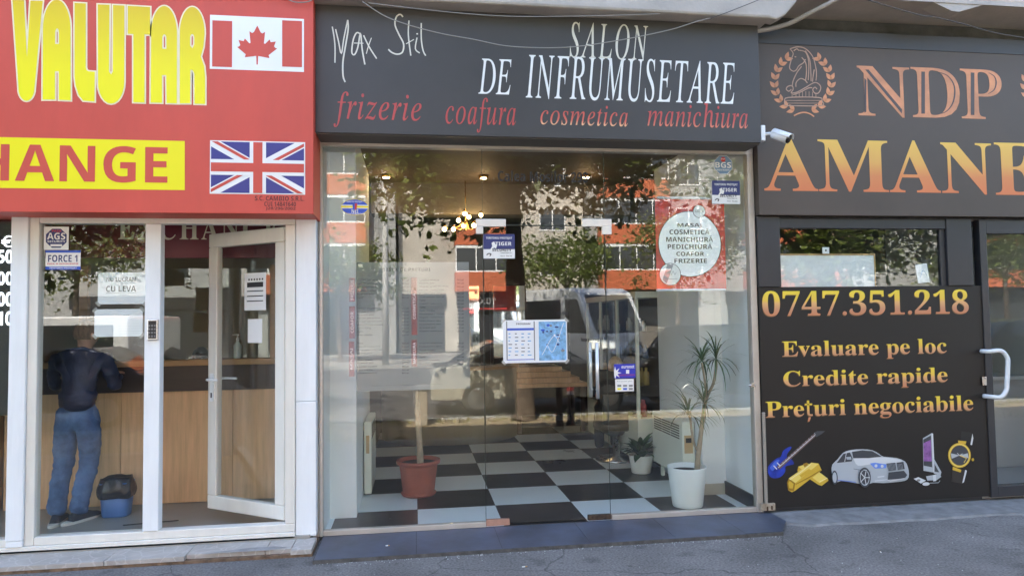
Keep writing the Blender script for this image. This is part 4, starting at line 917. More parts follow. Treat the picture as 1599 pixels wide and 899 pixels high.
# display cabinet on the right wall
cb = thing('display_cabinet', 'white framed glass display cabinet along the right salon wall', 'cabinet', (2.5, 2.9, 0))
k = MB().use(RADW); k.box(2.42, 2.695, 1.76, 4.0, 0.08, .55); k.box(2.42, 2.695, 1.76, 4.0, 1.88, 1.95)
for yy in (1.76, 2.5, 3.25, 3.96): k.box(2.42, 2.455, yy, yy+.04, .5505, 1.8795)
k.build('frame', None, cb, bevel=.004)
MB().box(2.43, 2.436, 1.801, 3.959, .556, 1.876).build('glass_front', GL2, cb)
sh = MB().use(GL2)
for z in (.9, 1.2, 1.5): sh.box(2.46, 2.69, 1.80, 3.95, z, z+.008)
sh.build('shelf', None, cb)
random.seed(6); cols = [mat('bottle_a', (.5, .1, .1), .25), mat('bottle_b', (.65, .62, .55), .3), mat('bottle_c', (.08, .12, .2), .25), mat('bottle_d', (.4, .3, .1), .25)]
bi = 0
for z in (.552, .909, 1.209, 1.509):
    for q in range(9):
        yy = 1.9+q*.235+random.uniform(-.04, .04); hh = random.uniform(.11, .2); r_ = random.uniform(.022, .036)
        c_ = (2.57+random.uniform(-.04, .04), yy, z); b_ = MB().lathe([(r_, 0), (r_, hh*.7), (r_*.45, hh*.8), (r_*.45, hh)], c_, 14)
        tag(b_.build('bottle', cols[(bi*7+q) % 4], loc=c_), 'small cosmetics bottle on a shelf of the salon display cabinet', 'bottle', 'cosmetics bottles in the display cabinet'); bi += 1
# curved reception desk
c = Vector((.50, 4.55, 0)); rd = thing('reception_desk', 'pale curved reception desk at the back of the checkered floor', 'desk', c)
k = MB(); k.smooth = True; k.loft([[(c.x+.98*cos(a_), c.y-.86*sin(a_), z) for a_ in [radians(5+170*i/28) for i in range(29)]]+[(c.x+.93*cos(a_), c.y-.80*sin(a_), z) for a_ in [radians(175-170*i/28) for i in range(29)]] for z in (.0, .98)]); k.build('front_panel', mat('desk_cream', (.36, .35, .29), .35), rd)
k = MB(); k.loft([[(c.x+1.02*cos(a_), c.y-.90*sin(a_), z) for a_ in [radians(3+174*i/28) for i in range(29)]]+[(c.x+.72*cos(a_), c.y-.6*sin(a_), z) for a_ in [radians(177-174*i/28) for i in range(29)]] for z in (.981, 1.02)]); k.build('desk_top', WOODR, rd)
# wooden counter with ledges
wc = thing('wooden_counter', 'stepped brown wooden side counter on dark legs at the back of the salon', 'counter', (2.0, 4.9, 0))
k = MB()
for i, (z0, z1, w_) in enumerate(((.66, .72, .0), (.721, .80, -.10), (.801, .88, -.22), (.881, .95, -.34))): k.box(1.45, 2.52+w_, 4.4-w_*.5, 5.2, z0, z1)
k.build('counter_top', WOOD, wc, bevel=.006)
for lx, ly in ((1.50, 4.46), (2.46, 4.46), (1.50, 5.14), (2.46, 5.14)): MB().box(lx-.035, lx+.035, ly-.035, ly+.035, 0, .659).build('leg', WOODD, wc)
# tall mirrors on the back wall
for i, x in enumerate((-.25, .55, 1.35)):
    o = thing('wall_mirror', ('tall wooden framed mirror at the left of the salon back wall', 'tall wooden framed mirror behind the reception desk', 'tall wooden framed mirror at the right of the salon back wall')[i], 'mirror', (x, 6.28, 1))
    k = MB().use(WOODD); k.box(x-.06, x-.005, 6.26, 6.299, .8, 2.3); k.box(x+.555, x+.61, 6.26, 6.299, .8, 2.3); k.box(x-.004, x+.554, 6.26, 6.299, .8, .85); k.box(x-.004, x+.554, 6.26, 6.299, 2.25, 2.3); k.build('mirror_frame', None, o)
    MB().box(x-.004, x+.554, 6.28, 6.29, .851, 2.249).build('mirror_glass', mat('mirror', (.8, .8, .8), .03, 1.0), o)
# chandelier with lit amber bulbs, ceiling spots, small lamps
AMB = emit('lit_bulb', (1.0, .72, .35), 6.0); GOLD = mat('brass', (.65, .38, .12), .25, 1.0)
def bulb(mb, c, r_): mb.ball(c, r_, 12)
def lamp(o, c, e_, col=(1, .62, .3)):
    l_ = bpy.data.lights.new('bulb_light', 'POINT'); l_.energy = e_; l_.color = col; l_.shadow_soft_size = .05
    q = bpy.data.objects.new('bulb_light', l_); COL.objects.link(q); q.location = c; q.parent = o; q.matrix_parent_inverse = parent_world(o).inverted()
ch = thing('chandelier', 'brass chandelier with clustered amber bulbs hanging in the salon', 'lamp', P(722, 300, 2.45))
yc = 2.45; w_ = MB(); top = P(727, 345, yc)
w_.tube([(top.x, yc, 3.3), tuple(top)], .006, 6)
BP = [(726, 334), (732, 339), (724, 353), (751, 336), (708, 358), (694, 358), (740, 352), (716, 344)]
rnd = random.Random(2); bm_ = []
for u, v in BP:
    q = P(u, v, yc+rnd.uniform(-.15, .15)); w_.tube(smoothpath([tuple(top), ((top.x+q.x)/2+rnd.uniform(-.05, .05), (yc+q.y)/2, top.z-.10), (q.x, q.y, q.z+.04)], 4), .004, 5); w_.lathe([(.012, .02), (.016, .03), (.016, .05)], q, 8); bm_.append(q)
w_.build('arm', GOLD, ch)
for q in bm_: bulb_m = MB(); bulb(bulb_m, q, .024); bulb_m.build('bulb', AMB, ch)
lamp(ch, P(722, 360, yc), .5)
for i, (u, v, y, lb_) in enumerate(((755, 276, 2.4, 'round lit ceiling spot nearest the hanging chandelier'), (915, 275, 2.4, 'round lit ceiling spot over the salon door'), (603, 275, 2.4, 'round lit ceiling spot at the left of the salon'))):
    q = P(u, v, y); k_ = (3.285-CAM.z)/(q.z-CAM.z); q = CAM+(q-CAM)*k_; o = thing('ceiling_spot', lb_, 'lamp', (q.x, q.y, 3.29), 'ceiling spots in the salon')
    MB().lathe([(.055, 3.27), (.055, 3.30), (.02, 3.30)], (q.x, q.y, 0), 20).build('spot_ring', GOLD, o); MB().lathe([(.002, 3.262), (.036, 3.264), (.036, 3.269), (.002, 3.269)], (q.x, q.y, 0), 20).build('bulb', AMB, o)
    lamp(o, (q.x, q.y, 3.15), .22)
for i, (u, v, lb_) in enumerate(((1010, 343, 'upper of two glowing wall bulbs beside the red poster'), (1000, 363, 'lower of two glowing wall bulbs beside the red poster'))):
    q = P(u, v, 2.6); o = thing('wall_lamp', lb_, 'lamp', q, 'bulb lamps beside the poster'); k = MB(); bulb(k, q, .028); k.build('bulb', AMB, o); MB().tube([q+Vector((.02, 0, .0)), (2.70, q.y, q.z+.03)], .008, 6).build('arm', GOLD, o)

# ================================================================== PAWN SHOP (right)
pw = thing('pawn_shopfront', 'black shopfront panel with golden price lettering, a low window and a dark door', 'shopfront', (4.5, -.05, 0))
YP = -.05
wx0, wx1, wz0, wz1 = 3.135, 4.68, 1.905, 2.415
f = MB().use(PAWNBLK)
f.use(mat('panel_black_vinyl', (.012, .010, .009), .5, var=.2, vs=1.1, spec=.4)).box(2.93, 5.065, YP, .0, .03, wz0)                                                   # printed lower panel
f.build('lower_panel', None, pw, bevel=.002)
f = MB().use(ANTHR)
f.box(2.93, wx0-.001, YP-.012, .0, wz0+.001, 2.515); f.box(4.735, 4.985, YP-.012, .0, wz0+.001, 2.505); f.box(wx0, 4.734, YP-.004, .0, wz1+.001, 2.50); f.box(wx1+.001, 4.734, YP+.012, .0, wz0+.001, wz1)
f.box(2.93, 5.0, -.03, .0, .0, .029); f.build('frame', None, pw, bevel=.004)
MB().box(wx0, wx1, -.02, -.012, wz0, wz1).build('glass_pane', GL, pw)
f = MB().use(ANTHR)
f.box(5.066, 5.135, YP-.01, .02, .02, 2.50); f.box(6.05, 6.14, YP-.01, .02, .02, 2.50); f.box(5.1355, 6.0495, YP-.01, .02, 2.375, 2.50); f.box(5.1355, 6.0495, YP-.01, .02, .02, .115)
dr = f.build('door', None, pw, bevel=.004)
MB().box(5.136, 6.049, -.03, -.022, .116, 2.374).build('glass_pane', GLP, dr)
k = MB().use(mat('white_handle', (.72, .76, .80), .3)); a = P(1532, 548, -.06); b = P(1536, 618, -.06); c_ = P(1573, 553, -.16); e_ = P(1573, 612, -.16)
k.tube(smoothpath([(a.x, -.06, a.z), (a.x+.02, -.13, a.z+.0), (c_.x-.06, -.155, a.z+.005), (c_.x-.008, -.16, c_.z-.02), (c_.x, -.16, c_.z-.08), (e_.x, -.16, e_.z+.08), (e_.x-.008, -.16, e_.z+.02), (e_.x-.06, -.155, b.z-.0), (b.x+.02, -.13, b.z), (b.x, -.06, b.z)], 4), .019, 12); k.build('handle', None, dr)
px_box(MB().use(STEEL), 1534, 601, 1541, 588, -.066, -.0605).build('lock', None, dr)
MB().box(6.145, 6.62, YP, .0, .02, 2.50).build('side_panel', ANTHR, pw)
gold = [(0, (.55, .20, .09)), (.25, (.56, .26, .14)), (.5, (.72, .40, .16)), (.62, (.78, .52, .06)), (1, (.80, .62, .05))]
GOLDN = ramp_mat('gold_fade', gold, .45); GOLDO = mat('gold_shadow_print', (.14, .075, .03), .5)
for s, l_, r_, sp_ in (('0747.351.218', (1191, 494), (1511.5, 451.5), 1.0), ('Evaluare pe loc', (1222, 563.5), (1477.5, 528), 1.0), ('Credite rapide', (1224, 610), (1479, 572.5), 1.0), ('Prețuri negociabile', (1196.5, 660), (1519, 616), 1.0)):
    t2 = MB().use(GOLDO); textp(t2, s, (l_[0]-.8, l_[1]+1.3), (r_[0]-.8, r_[1]+1.3), YP-.0012, 'serifb'); t2.build('letter_shadow', None, pw)
    t2 = MB(); textp(t2, s, l_, r_, YP-.0024, 'serifb', res=4); t2.build('lettering', GOLDN, pw)
# ---- printed pictures along the foot of the panel
E8 = lambda pts, y: [xz(1180+u/3.007, 600+v/3.007, y) for u, v in pts]
def pic(name, layers):
    mb = MB()
    for i, (m_, pts) in enumerate(layers):
        y = YP-.0012-.0004*i
        if isinstance(pts, tuple) and pts[0] == 's': stroke(mb.use(m_), E8(pts[2], y), pts[1]/3.007*.0052, y, smooth=len(pts) > 3)
        elif isinstance(pts, tuple): c = E8([(pts[1], pts[2])], y)[0]; mb.use(m_).flat(circ(c[0], c[1], pts[3]*.00175, pts[4]*.00165, 28), y)
        else: outline(mb.use(m_), [E8(pts, y)], y)
    return mb.build(name, None, pw)
GB = mat('guitar_blue', (.012, .035, .32), .4, var=.6, vs=9); GBL = mat('guitar_light_blue', (.05, .13, .6), .4); SILV = mat('print_silver', (.42, .46, .50), .4); LSIL = mat('print_light_silver', (.62, .65, .68), .4); DGR = mat('print_dark_grey', (.05, .055, .065), .4); GO1 = mat('print_gold', (.62, .40, .04), .4); GO2 = mat('print_pale_gold', (.80, .62, .14), .4); GO3 = mat('print_dark_gold', (.30, .17, .015), .4); PUR = mat('print_purple', (.25, .10, .32), .4, var=.5, vs=20); FRET = mat('print_fret', (.16, .10, .09), .4)
pic('guitar_picture', [
    (GB, smoothpath([(58, 385), (75, 365), (100, 345), (118, 338), (130, 310), (158, 292), (168, 297), (148, 325), (150, 345), (168, 350), (180, 372), (160, 378), (140, 385), (138, 410), (118, 432), (92, 440), (68, 432), (58, 410), (58, 385)], 3)[:-1]),
    (GBL, smoothpath([(66, 390), (90, 360), (112, 352), (100, 380), (80, 405), (66, 390)], 3)[:-1]),
    (FRET, [(100, 385), (112, 398), (285, 240), (276, 228)]), (LSIL, ('s', 3, [(106, 390), (284, 232)])), (LSIL, ('s', 5, [(84, 380), (100, 397)])), (LSIL, ('s', 5, [(100, 366), (116, 382)])),
    (DGR, [(272, 226), (290, 218), (326, 218), (310, 232), (284, 247)])]+[(LSIL, ('s', 1.6, [(126+i*13.5, 364-i*12.4), (133+i*13.5, 373-i*12.4)])) for i in range(12)])
pic('gold_bar_picture', [(GO1, [(195, 405), (200, 385), (245, 370), (338, 440), (342, 450), (310, 475), (295, 470)]), (GO2, [(200, 385), (245, 370), (338, 440), (300, 462)]), (GO3, [(222, 372), (240, 366), (262, 395), (240, 412)]),
    (GO1, [(147, 460), (155, 440), (262, 366), (295, 370), (310, 402), (185, 498), (170, 505), (152, 495)]), (GO2, [(155, 440), (262, 366), (296, 372), (186, 462)]), (GO3, [(147, 460), (155, 440), (186, 462), (180, 500), (152, 495)]), (GO1, [(153, 462), (160, 452), (178, 466), (174, 488), (158, 486)]), (mat('print_gold_shine', (.9, .8, .45), .4), ('s', 3, [(160, 446), (210, 412), (258, 374)])), (GO3, ('s', 4, [(188, 468), (250, 436), (306, 402)])), (GO3, ('s', 3, [(200, 388), (196, 404)])), (mat('print_gold_shine', (.9, .8, .45), .4), ('s', 3, [(300, 456), (336, 438)])), (GO1, [(205, 425), (250, 395), (262, 402), (215, 436)])])
pic('car_picture', [
    (SILV, smoothpath([(356, 400), (360, 375), (385, 350), (410, 320), (445, 307), (500, 303), (548, 308), (580, 325), (600, 338), (660, 344), (700, 360), (714, 385), (720, 420), (712, 445), (680, 455), (600, 462), (550, 460), (520, 470), (470, 462), (400, 452), (372, 462), (360, 430), (356, 400)], 2)[:-1]),
    (LSIL, smoothpath([(460, 348), (600, 341), (690, 358), (620, 372), (540, 374), (480, 380), (460, 348)], 3)[:-1]),
    (LSIL, smoothpath([(410, 324), (450, 309), (540, 309), (500, 314), (455, 316), (410, 324)], 2)[:-1]),
    (DGR, [(458, 345), (452, 315), (500, 308), (548, 312), (592, 338), (530, 345)]), (DGR, [(380, 368), (412, 325), (442, 318), (455, 345), (452, 360)]), (LSIL, ('s', 3, [(418, 362), (426, 320)])),
    (mat('print_headlight', (.15, .28, .75), .3), [(536, 370), (560, 366), (614, 374), (612, 392), (560, 394)]), (LSIL, ('c', 565, 381, 8, 8)), (LSIL, ('c', 594, 383, 8, 8)),
    (DGR, [(614, 370), (656, 366), (660, 402), (624, 406)]), (DGR, [(662, 366), (694, 362), (700, 396), (666, 402)])]+[(SILV, ('s', 1.5, [(620+i*6, 371), (626+i*6, 403)])) for i in range(12)]+[
    (DGR, [(624, 412), (696, 404), (712, 424), (700, 440), (620, 446)]), (LSIL, ('s', 4, [(560, 452), (616, 446), (632, 452), (700, 440)])), (LSIL, ('s', 6, [(572, 434), (604, 430)])),
    (DGR, ('c', 512, 436, 33, 52)), (SILV, ('c', 512, 436, 26, 42)), (DGR, ('c', 512, 436, 22, 36)), (DGR, ('c', 371, 436, 16, 36)), (SILV, ('c', 371, 436, 11, 27))]+[(LSIL, ('s', 4, [(512, 436), (512+24*cos(i*2*pi/5), 436+38*sin(i*2*pi/5))])) for i in range(5)]+[
    (GBL, ('s', 3, [(385, 448), (470, 458)])), (DGR, ('s', 2, [(460, 395), (540, 410)])), (SILV, [(424, 340), (448, 338), (450, 352), (428, 352)])])
pic('computer_picture', [(SILV, [(785, 252), (826, 228), (834, 412), (788, 404)]), (LSIL, [(826, 228), (833, 230), (841, 410), (834, 412)]), (DGR, [(787, 258), (823, 238), (829, 388), (789, 380)]), (PUR, [(788, 275), (823, 258), (827, 360), (789, 360)]),
    (SILV, [(836, 345), (872, 410), (868, 428), (836, 416)]), (DGR, [(840, 372), (862, 412), (840, 408)]), (LSIL, [(742, 442), (764, 434), (800, 450), (776, 464)]), (SILV, [(800, 430), (860, 420), (872, 432), (850, 448), (806, 450)]), (LSIL, [(832, 425), (846, 421), (848, 452), (834, 454)]), (LSIL, ('c', 800, 466, 20, 9)), (GREYI, ('c', 765, 449, 10, 6)), (SILV, ('s', 3, [(818, 462), (858, 460), (866, 450)]))])
pic('watch_picture', [(BLACK, [(962, 262), (966, 218), (1016, 226), (1018, 280)]), (LSIL, [(1008, 282), (1018, 230), (1022, 252), (1016, 284)]), (mat('watch_strap', (.03, .025, .022), .4), [(918, 456), (924, 396), (985, 400), (972, 465)]), (LSIL, [(970, 462), (984, 400), (992, 404), (978, 458)]),
    (GO1, [(950, 262), (990, 266), (986, 280), (952, 276)]), (GO1, [(926, 384), (966, 400), (962, 412), (924, 400)]), (GO1, ('c', 957, 332, 64, 66)), (GO2, ('c', 957, 332, 59, 61)), (GO3, ('c', 958, 332, 53, 55)), (DGR, ('c', 958, 332, 50, 52)), (SILV, [(958, 332), (916, 322), (920, 348)]), (SILV, [(958, 332), (996, 322), (1000, 346)]),
    (GO2, ('s', 4, [(958, 332), (990, 346), (978, 366)])), (LSIL, ('s', 3, [(946, 322), (958, 332), (972, 324)])), (GO1, ('c', 1020, 352, 7, 8))])
# ---- pawn sign
ps = thing('shop_sign', 'brown black sign with copper lettering and a chess knight emblem over the pawn shop', 'sign', (5, -.1, 2.5))
YN = -.10
MB().box(2.93, 7.4, YN, -.022, 2.522, 4.02).build('sign_box', PAWNBLK, ps, bevel=.003)
MB().box(2.93, 7.4, YN-.0015, -.022, 4.021, 4.16).build('top_shade_band', mat('sign_top_shade', (.045, .05, .06), .5, var=.15), ps, bevel=.003)  # darker strip painted for the soffit's shade on the sign top
cop = [(0, (.66, .19, .07)), (.32, (.68, .24, .08)), (.6, (.74, .40, .09)), (1, (.80, .50, .09))]
pl, pr = P(1193.5, 299.5, YN), P(1547, 222.5, YN)
tx = MB(); text(tx, 'AMAN', pl.x, pr.x, pl.z, pr.z, YN-.0015, 'serifb', res=4)
gb = glyphs('AMAN', 'serifb', 4)[2]; sx = (pr.x-pl.x)/(gb[1]-gb[0]); g2 = glyphs('ET', 'serifb', 4)[2]; xl = P(1553, 260, YN).x
text(tx, 'ET', xl, xl+(g2[1]-g2[0])*sx, pl.z, pr.z, YN-.0015, 'serifb', res=4); tx.build('lettering', ramp_mat('copper_fade', cop, .45), ps)
COP = mat('copper_print', (.62, .26, .12), .45, var=.25, vs=5); COPD = mat('copper_print_dark', (.22, .12, .085), .45); INN = mat('sign_inline', (.075, .055, .05), .45)
for s, l_, r_ in (('N', (1340.7, 182), (1419.5, 106)), ('D', (1424.8, 183), (1497, 108)), ('P', (1502, 185), (1563, 110))):
    tx = MB().use(COP); textp(tx, s, l_, r_, YN-.0015, 'serifb', res=5); tx.use(INN)
    if s == 'N':
        for pg in (((452, 288), (466, 288), (604, 452), (604, 470)), ((449, 322), (457, 332), (457, 462), (449, 466))): tx.flat([xz(1180+u/2.644, v/2.644, YN-.0027) for u, v in pg], YN-.0027)
    else:
        K = lambda pts: [xz(1180+u/2.644, v/2.644, YN-.0027) for u, v in pts]
        if s == 'D':
            tx.flat(K(((684, 296), (699, 297), (699, 470), (684, 470))), YN-.0027); stroke(tx, K([(752, 298), (790, 312), (816, 345), (822, 385), (812, 430), (785, 462), (748, 473)]), .016, YN-.0027, taper=.75)
        else:
            tx.flat(K(((888, 300), (903, 301), (903, 476), (888, 475))), YN-.0027); stroke(tx, K([(962, 301), (985, 316), (993, 342), (984, 372), (960, 388)]), .015, YN-.0027, taper=.75)
    tx.build('lettering', None, ps)
def emblem(du):
    D = lambda pts: [xz(1160+du+u/4.494, 40+v/4.494+du*.008, YN-.0015) for u, v in pts]
    mb = MB().use(COP); S_ = lambda pts, wd=8.5: stroke(mb, D(pts), wd/4.494*.0049, YN-.0015-.000002*len(mb.f))
    G1 = mat('emblem_line', (.44, .27, .19), .45, var=.2, vs=8)
    for side in (-1, 1):
        for i in range(9):
            a_ = radians(128+i*15.5) if side < 0 else radians(52-i*15.5); cx_, cy_ = 422+198*cos(a_), 400-205*sin(a_)
            tang = a_+(pi/2 if side < 0 else -pi/2)            # direction of growth reversed: leaves point up
            for sgn, sz in ((1, 1), (-1, .92)):
                d_ = tang+pi+sgn*.55; L_ = 58*sz; ex, ey = cx_+L_*cos(d_), cy_-L_*sin(d_); nx, ny = -sin(d_), -cos(d_)
                pts = []
                for t_ in [k/8 for k in range(9)]: w__ = 14*sin(pi*min(1, t_**.8)); pts.append((cx_+(ex-cx_)*t_+nx*w__, cy_+(ey-cy_)*t_+ny*w__))
                for t_ in [k/8 for k in range(7, 0, -1)]: w__ = 14*sin(pi*min(1, t_**.8)); pts.append((cx_+(ex-cx_)*t_-nx*w__, cy_+(ey-cy_)*t_-ny*w__))
                outline(mb.use(COP), [D(pts)], YN-.0015-.00001*i)
    mb.use(COP); S_([(358, 634), (390, 618), (430, 610), (470, 620), (500, 640)], 11)
    mb.use(G1)
    for pts in ([(330, 165), (385, 151), (440, 165), (490, 220), (512, 300), (516, 350), (512, 388)], [(330, 165), (352, 195), (343, 230), (328, 285), (332, 308), (355, 322), (375, 312), (392, 285), (425, 262), (438, 238)], [(412, 288), (380, 330), (352, 390), (346, 432)],
                [(438, 178), (468, 240), (476, 320), (478, 392)], [(412, 225), (440, 262), (446, 320), (440, 388)], [(395, 175), (440, 190), (462, 260), (458, 385)], [(356, 180), (378, 165), (392, 178)], [(362, 220), (374, 222)], [(500, 310), (492, 360), (488, 396)],
                [(372, 432), (374, 400), (402, 374), (432, 382), (452, 404)], [(340, 448), (322, 462), (304, 448), (316, 428), (345, 424), (352, 450), (338, 474), (380, 468), (440, 436), (500, 402), (535, 414), (546, 442), (530, 474), (505, 476), (490, 452), (505, 434), (520, 448)],
                [(352, 486), (400, 470), (460, 440), (486, 438)], [(292, 562), (293, 535), (318, 506), (530, 506), (556, 532), (556, 562), (424, 565), (292, 562)]): S_(pts)
    for v in (527, 546): S_([(300, v), (424, v), (550, v)], 5)
    for u in (345, 372, 395, 418, 441, 464, 488, 512): S_([(u, 470+8*sin(u/40)), (u, 502)], 5)
    mb.build('emblem', None, ps)
emblem(0); emblem(391)
# ---- things behind the pawn window
yw = .012
a, b = P(1205, 470, yw), P(1366, 396, yw); o = thing('whiteboard', 'wood framed whiteboard leaning inside the low pawn shop window', 'board', ((a.x+b.x)/2, yw, a.z))
MB().box(a.x, b.x-.012, yw, yw+.01, a.z, b.z-.015).build('board_surface', mat('whiteboard_white', (.74, .76, .77), .25, var=.06, vs=5), o)
k = MB().use(WOODR); k.box(a.x, b.x, yw-.004, yw+.012, b.z-.0145, b.z); k.box(b.x-.0115, b.x, yw-.004, yw+.012, a.z, b.z-.015); k.build('board_frame', None, o)
m = MB().use(PAPER); px_box(m, 1284, 396, 1295, 386, -.010, -.0095); c = P(1289.5, 391, -.0105); m.use(INK).flat(circ(c.x, c.z, .009), -.0112); tag(m.build('price_tag'), 'tiny white tag with a dark dot high in the low pawn shop window', 'tag')
m = MB().use(PAPER); p4 = [xz(u, v, -.0105) for u, v in ((1429, 413.5), (1447, 411), (1452, 440), (1434, 442.5))]; m.flat(p4, -.0105); m.use(LBLUE); stroke(m, [xz(1436, 433, 0), xz(1440, 422, 0), xz(1446, 430, 0)], .005, -.0112); tag(m.build('paper_notice'), 'small tilted paper taped at the right of the low pawn shop window', 'notice')
o = px_box(MB(), 1364, 383, 1378, 372, .2, .26).build('alarm_sensor', BLACK, None, bevel=.006); tag(o, 'small black alarm sensor box seen through the low pawn shop window', 'sensor')
MB().box(5.0, 6.5, 3.26, 3.299, .03, .16).build('skirting', mat('dark_skirting', (.1, .1, .1), .5)); tag(bpy.data.objects['skirting.002'] if 'skirting.002' in bpy.data.objects else o, kind=None)
for q in bpy.data.objects:
    if q.name.startswith('skirting'): q['kind'] = 'structure'
dk = thing('pawn_counter', 'grey pawn shop counter inside the dark door', 'counter', (5.6, 2, 0)); MB().box(4.7, 6.45, .95, 1.4, .03, .95).build('counter_body', mat('counter_grey', (.66, .67, .68), .45), dk, bevel=.01); MB().box(4.66, 6.46, .90, 1.45, .951, .99).build('counter_top', WALLW, dk, bevel=.006)

# ================================================================== SMALL STREET THINGS ON THE FACADE
sc_ = thing('security_camera', 'white bullet security camera mounted at the end of the black salon sign', 'camera', P(1195, 212, -.25))
a = P(1190, 222, -.26); b = P(1199, 198, -.26); yk = -.26
CAMW = mat('camera_white', (.78, .79, .80), .35)
MB().box(2.863, 2.90, yk-.045, yk+.045, a.z, b.z).build('mount', CAMW, sc_, bevel=.006)
c0 = Vector((2.90, yk, (a.z+b.z)/2)); p1 = P(1206, 208.5, -.30); p2 = P(1233, 217.5, -.42)
MB().tube([tuple(c0), tuple(c0+Vector((.02, -.01, 0))), tuple(p1)], .014, 10).build('arm', CAMW, sc_)
MB().tube([tuple(p1), tuple(p1.lerp(p2, .1)), tuple(p1.lerp(p2, .93))], [.030, .041, .041], 20).build('body', CAMW, sc_)
dd = (p2-p1).normalized(); up_ = (Vector((0, 0, 1))-dd*dd.z).normalized(); sd_ = dd.cross(up_)
k = MB(); k.smooth = True; k.loft([[p1.lerp(p2, t_)+(up_*cos(q)+sd_*sin(q))*rr_ for q in [radians(-80+160*i/12) for i in range(13)]]+[p1.lerp(p2, t_)+(up_*cos(q)+sd_*sin(q))*(rr_-.003) for q in [radians(80-160*i/12) for i in range(13)]] for t_, rr_ in ((.05, .047), (1.04, .047))]); k.build('sun_hood', CAMW, sc_)
MB().tube([tuple(p1.lerp(p2, .9301)), tuple(p1.lerp(p2, .96))], .038, 20).build('lens', mat('camera_lens', (.01, .01, .012), .1), sc_)
CABLE = mat('cable_grey', (.30, .28, .25), .7); CABD = mat('cable_dark', (.08, .075, .07), .7)
def cable(name, label, pts, r_, m_, y=-.46, cat='cable'):
    p_ = [tuple(P(u, v, yy)) for u, v, yy in [(q if len(q) == 3 else (*q, y)) for q in pts]]
    tag(MB().tube(smoothpath(p_, 6), r_, 6).build(name, m_), label, cat)
cable('cable', 'pale sagging cable crossing the salon sign through its letters', [(566, 3), (600, 25), (640, 40), (690, 53), (740, 62), (790, 72), (850, 75), (900, 73), (950, 66), (1000, 57), (1050, 46), (1085, 35), (1108, 29)], .0035, CABLE)
cable('cable', 'thin taut cable just under the plaster edge over the salon sign', [(575, 5), (650, 14), (730, 22), (800, 26), (880, 26), (960, 24.5), (1030, 22)], .003, CABLE)
cable('cable', 'dark cable rising to the right from the salon sign corner', [(1110, 29), (1140, 18), (1190, -2), (1230, -20)], .003, CABD, -.47)
cable('cable', 'dark cable sagging from the plaster over the pawn sign', [(1310, -18), (1355, 0), (1400, 14), (1440, 25), (1458, 27), (1500, 37), (1560, 53), (1620, 62)], .0045, CABD, -.47)
cable('conduit', 'pale plastic conduit curving up from behind the salon sign over the pawn sign', [(1180, 49, -.2), (1205, 45, -.2), (1235, 36, -.25), (1262, 22, -.32), (1290, 8, -.40), (1310, -3, -.45)], .020, PLASTER, -.3, 'pipe')
cable('cable', 'short loose cable at the top corner of the red sign', [(440, -6, -.42), (458, 3, -.43), (475, 4, -.43), (486, 1, -.42), (492, -6, -.42)], .004, CABLE)
# corrugated hose and rusty bracket at the right edge of the salon glass
a = P(1180, 690, -.05); b = P(1184, 789, -.05); k = MB(); rg = []
k.lathe([(.012+.004*(i % 2), (a.z+.25-b.z)*i/90) for i in range(91)], (2.935, -.055, b.z), 12); tag(k.build('corrugated_hose', mat('hose_grey', (.30, .27, .23), .6)), 'corrugated grey hose running down the right edge of the salon front', 'hose')
k = MB().use(mat('rusty_plate', (.46, .36, .24), .8, var=.6, vs=22, col2=(.5, .42, .33))); a = P(1189, 797, -.07); b = P(1210, 785, -.07); k.box(a.x, b.x, -.075, -.053, a.z, b.z); k.use(mat('rust_hole', (.06, .03, .015), .9)); k.box(a.x+.045, a.x+.06, -.0762, -.0751, a.z, a.z+.035); k.box(a.x+.085, a.x+.10, -.0762, -.0751, a.z+.005, a.z+.04)
tag(k.build('rusty_bracket', bevel=.004), 'small rusty bracket at the foot of the pawn shop panel', 'bracket')
k = MB(); c = P(1174, 601, -.03); k.tube([(c.x-.03, -.035, c.z), (c.x+.03, -.035, c.z)], .008, 8); k.box(c.x-.01, c.x+.015, -.045, -.0305, c.z-.02, c.z+.02); tag(k.build('window_latch', STEEL), 'small steel latch on the right frame of the salon front', 'latch')
# litter
random.seed(9)
for i, (u, v, lb_) in enumerate(((606, 852, 'cigarette butt on the dark blue step near its left end'), (603, 872, 'cigarette butt on the asphalt just off the dark blue step'), (820, 885, 'tan cigarette butt on the asphalt below the glass door'), (1375, 862, 'pale crumb of litter on the asphalt before the pawn shop'))):
    z = -.004 if i == 0 else -.032; c = G(u, v, z); a_ = (.1, -.05, .15, 1.2)[i]; L_ = (.018, .02, .022, .012)[i]; d_ = Vector((cos(a_), sin(a_), 0))*L_
    k = MB().use(WHITEV); k.tube([c-d_+Vector((0, 0, .005)), c+Vector((0, 0, .005))], .0042, 7); k.use(mat('filter_tan', (.45, .26, .1), .8) if i != 1 else WHITEV); k.tube([c+Vector((0, 0, .005)), c+d_*.7+Vector((0, 0, .005))], .0041, 7)
    tag(k.build('cigarette_butt'), lb_, 'litter', 'litter on the ground')
m = MB(); m.use(mat('litter_pale', (.5, .5, .47), .8))
for i in range(330):
    x, y = random.uniform(-3.2, 5.5), random.uniform(-1.9, -.6)
    if x < -.75: y = random.uniform(-1.7, -.42)
    if i >= 130: x, y = random.uniform(-.7, 2.78), -.575-abs(random.gauss(0, .03))
    r_ = random.uniform(.0015, .0055); a_ = random.uniform(0, pi)
    m.add([(x+r_*cos(a_+q)*random.uniform(.6, 1.4), y+r_*sin(a_+q)*random.uniform(.6, 1.4), -.0295) for q in (0, 1.6, 3.1, 4.7)]+[(x, y, -.0295+r_)], [(0, 1, 4), (1, 2, 4), (2, 3, 4), (3, 0, 4)])
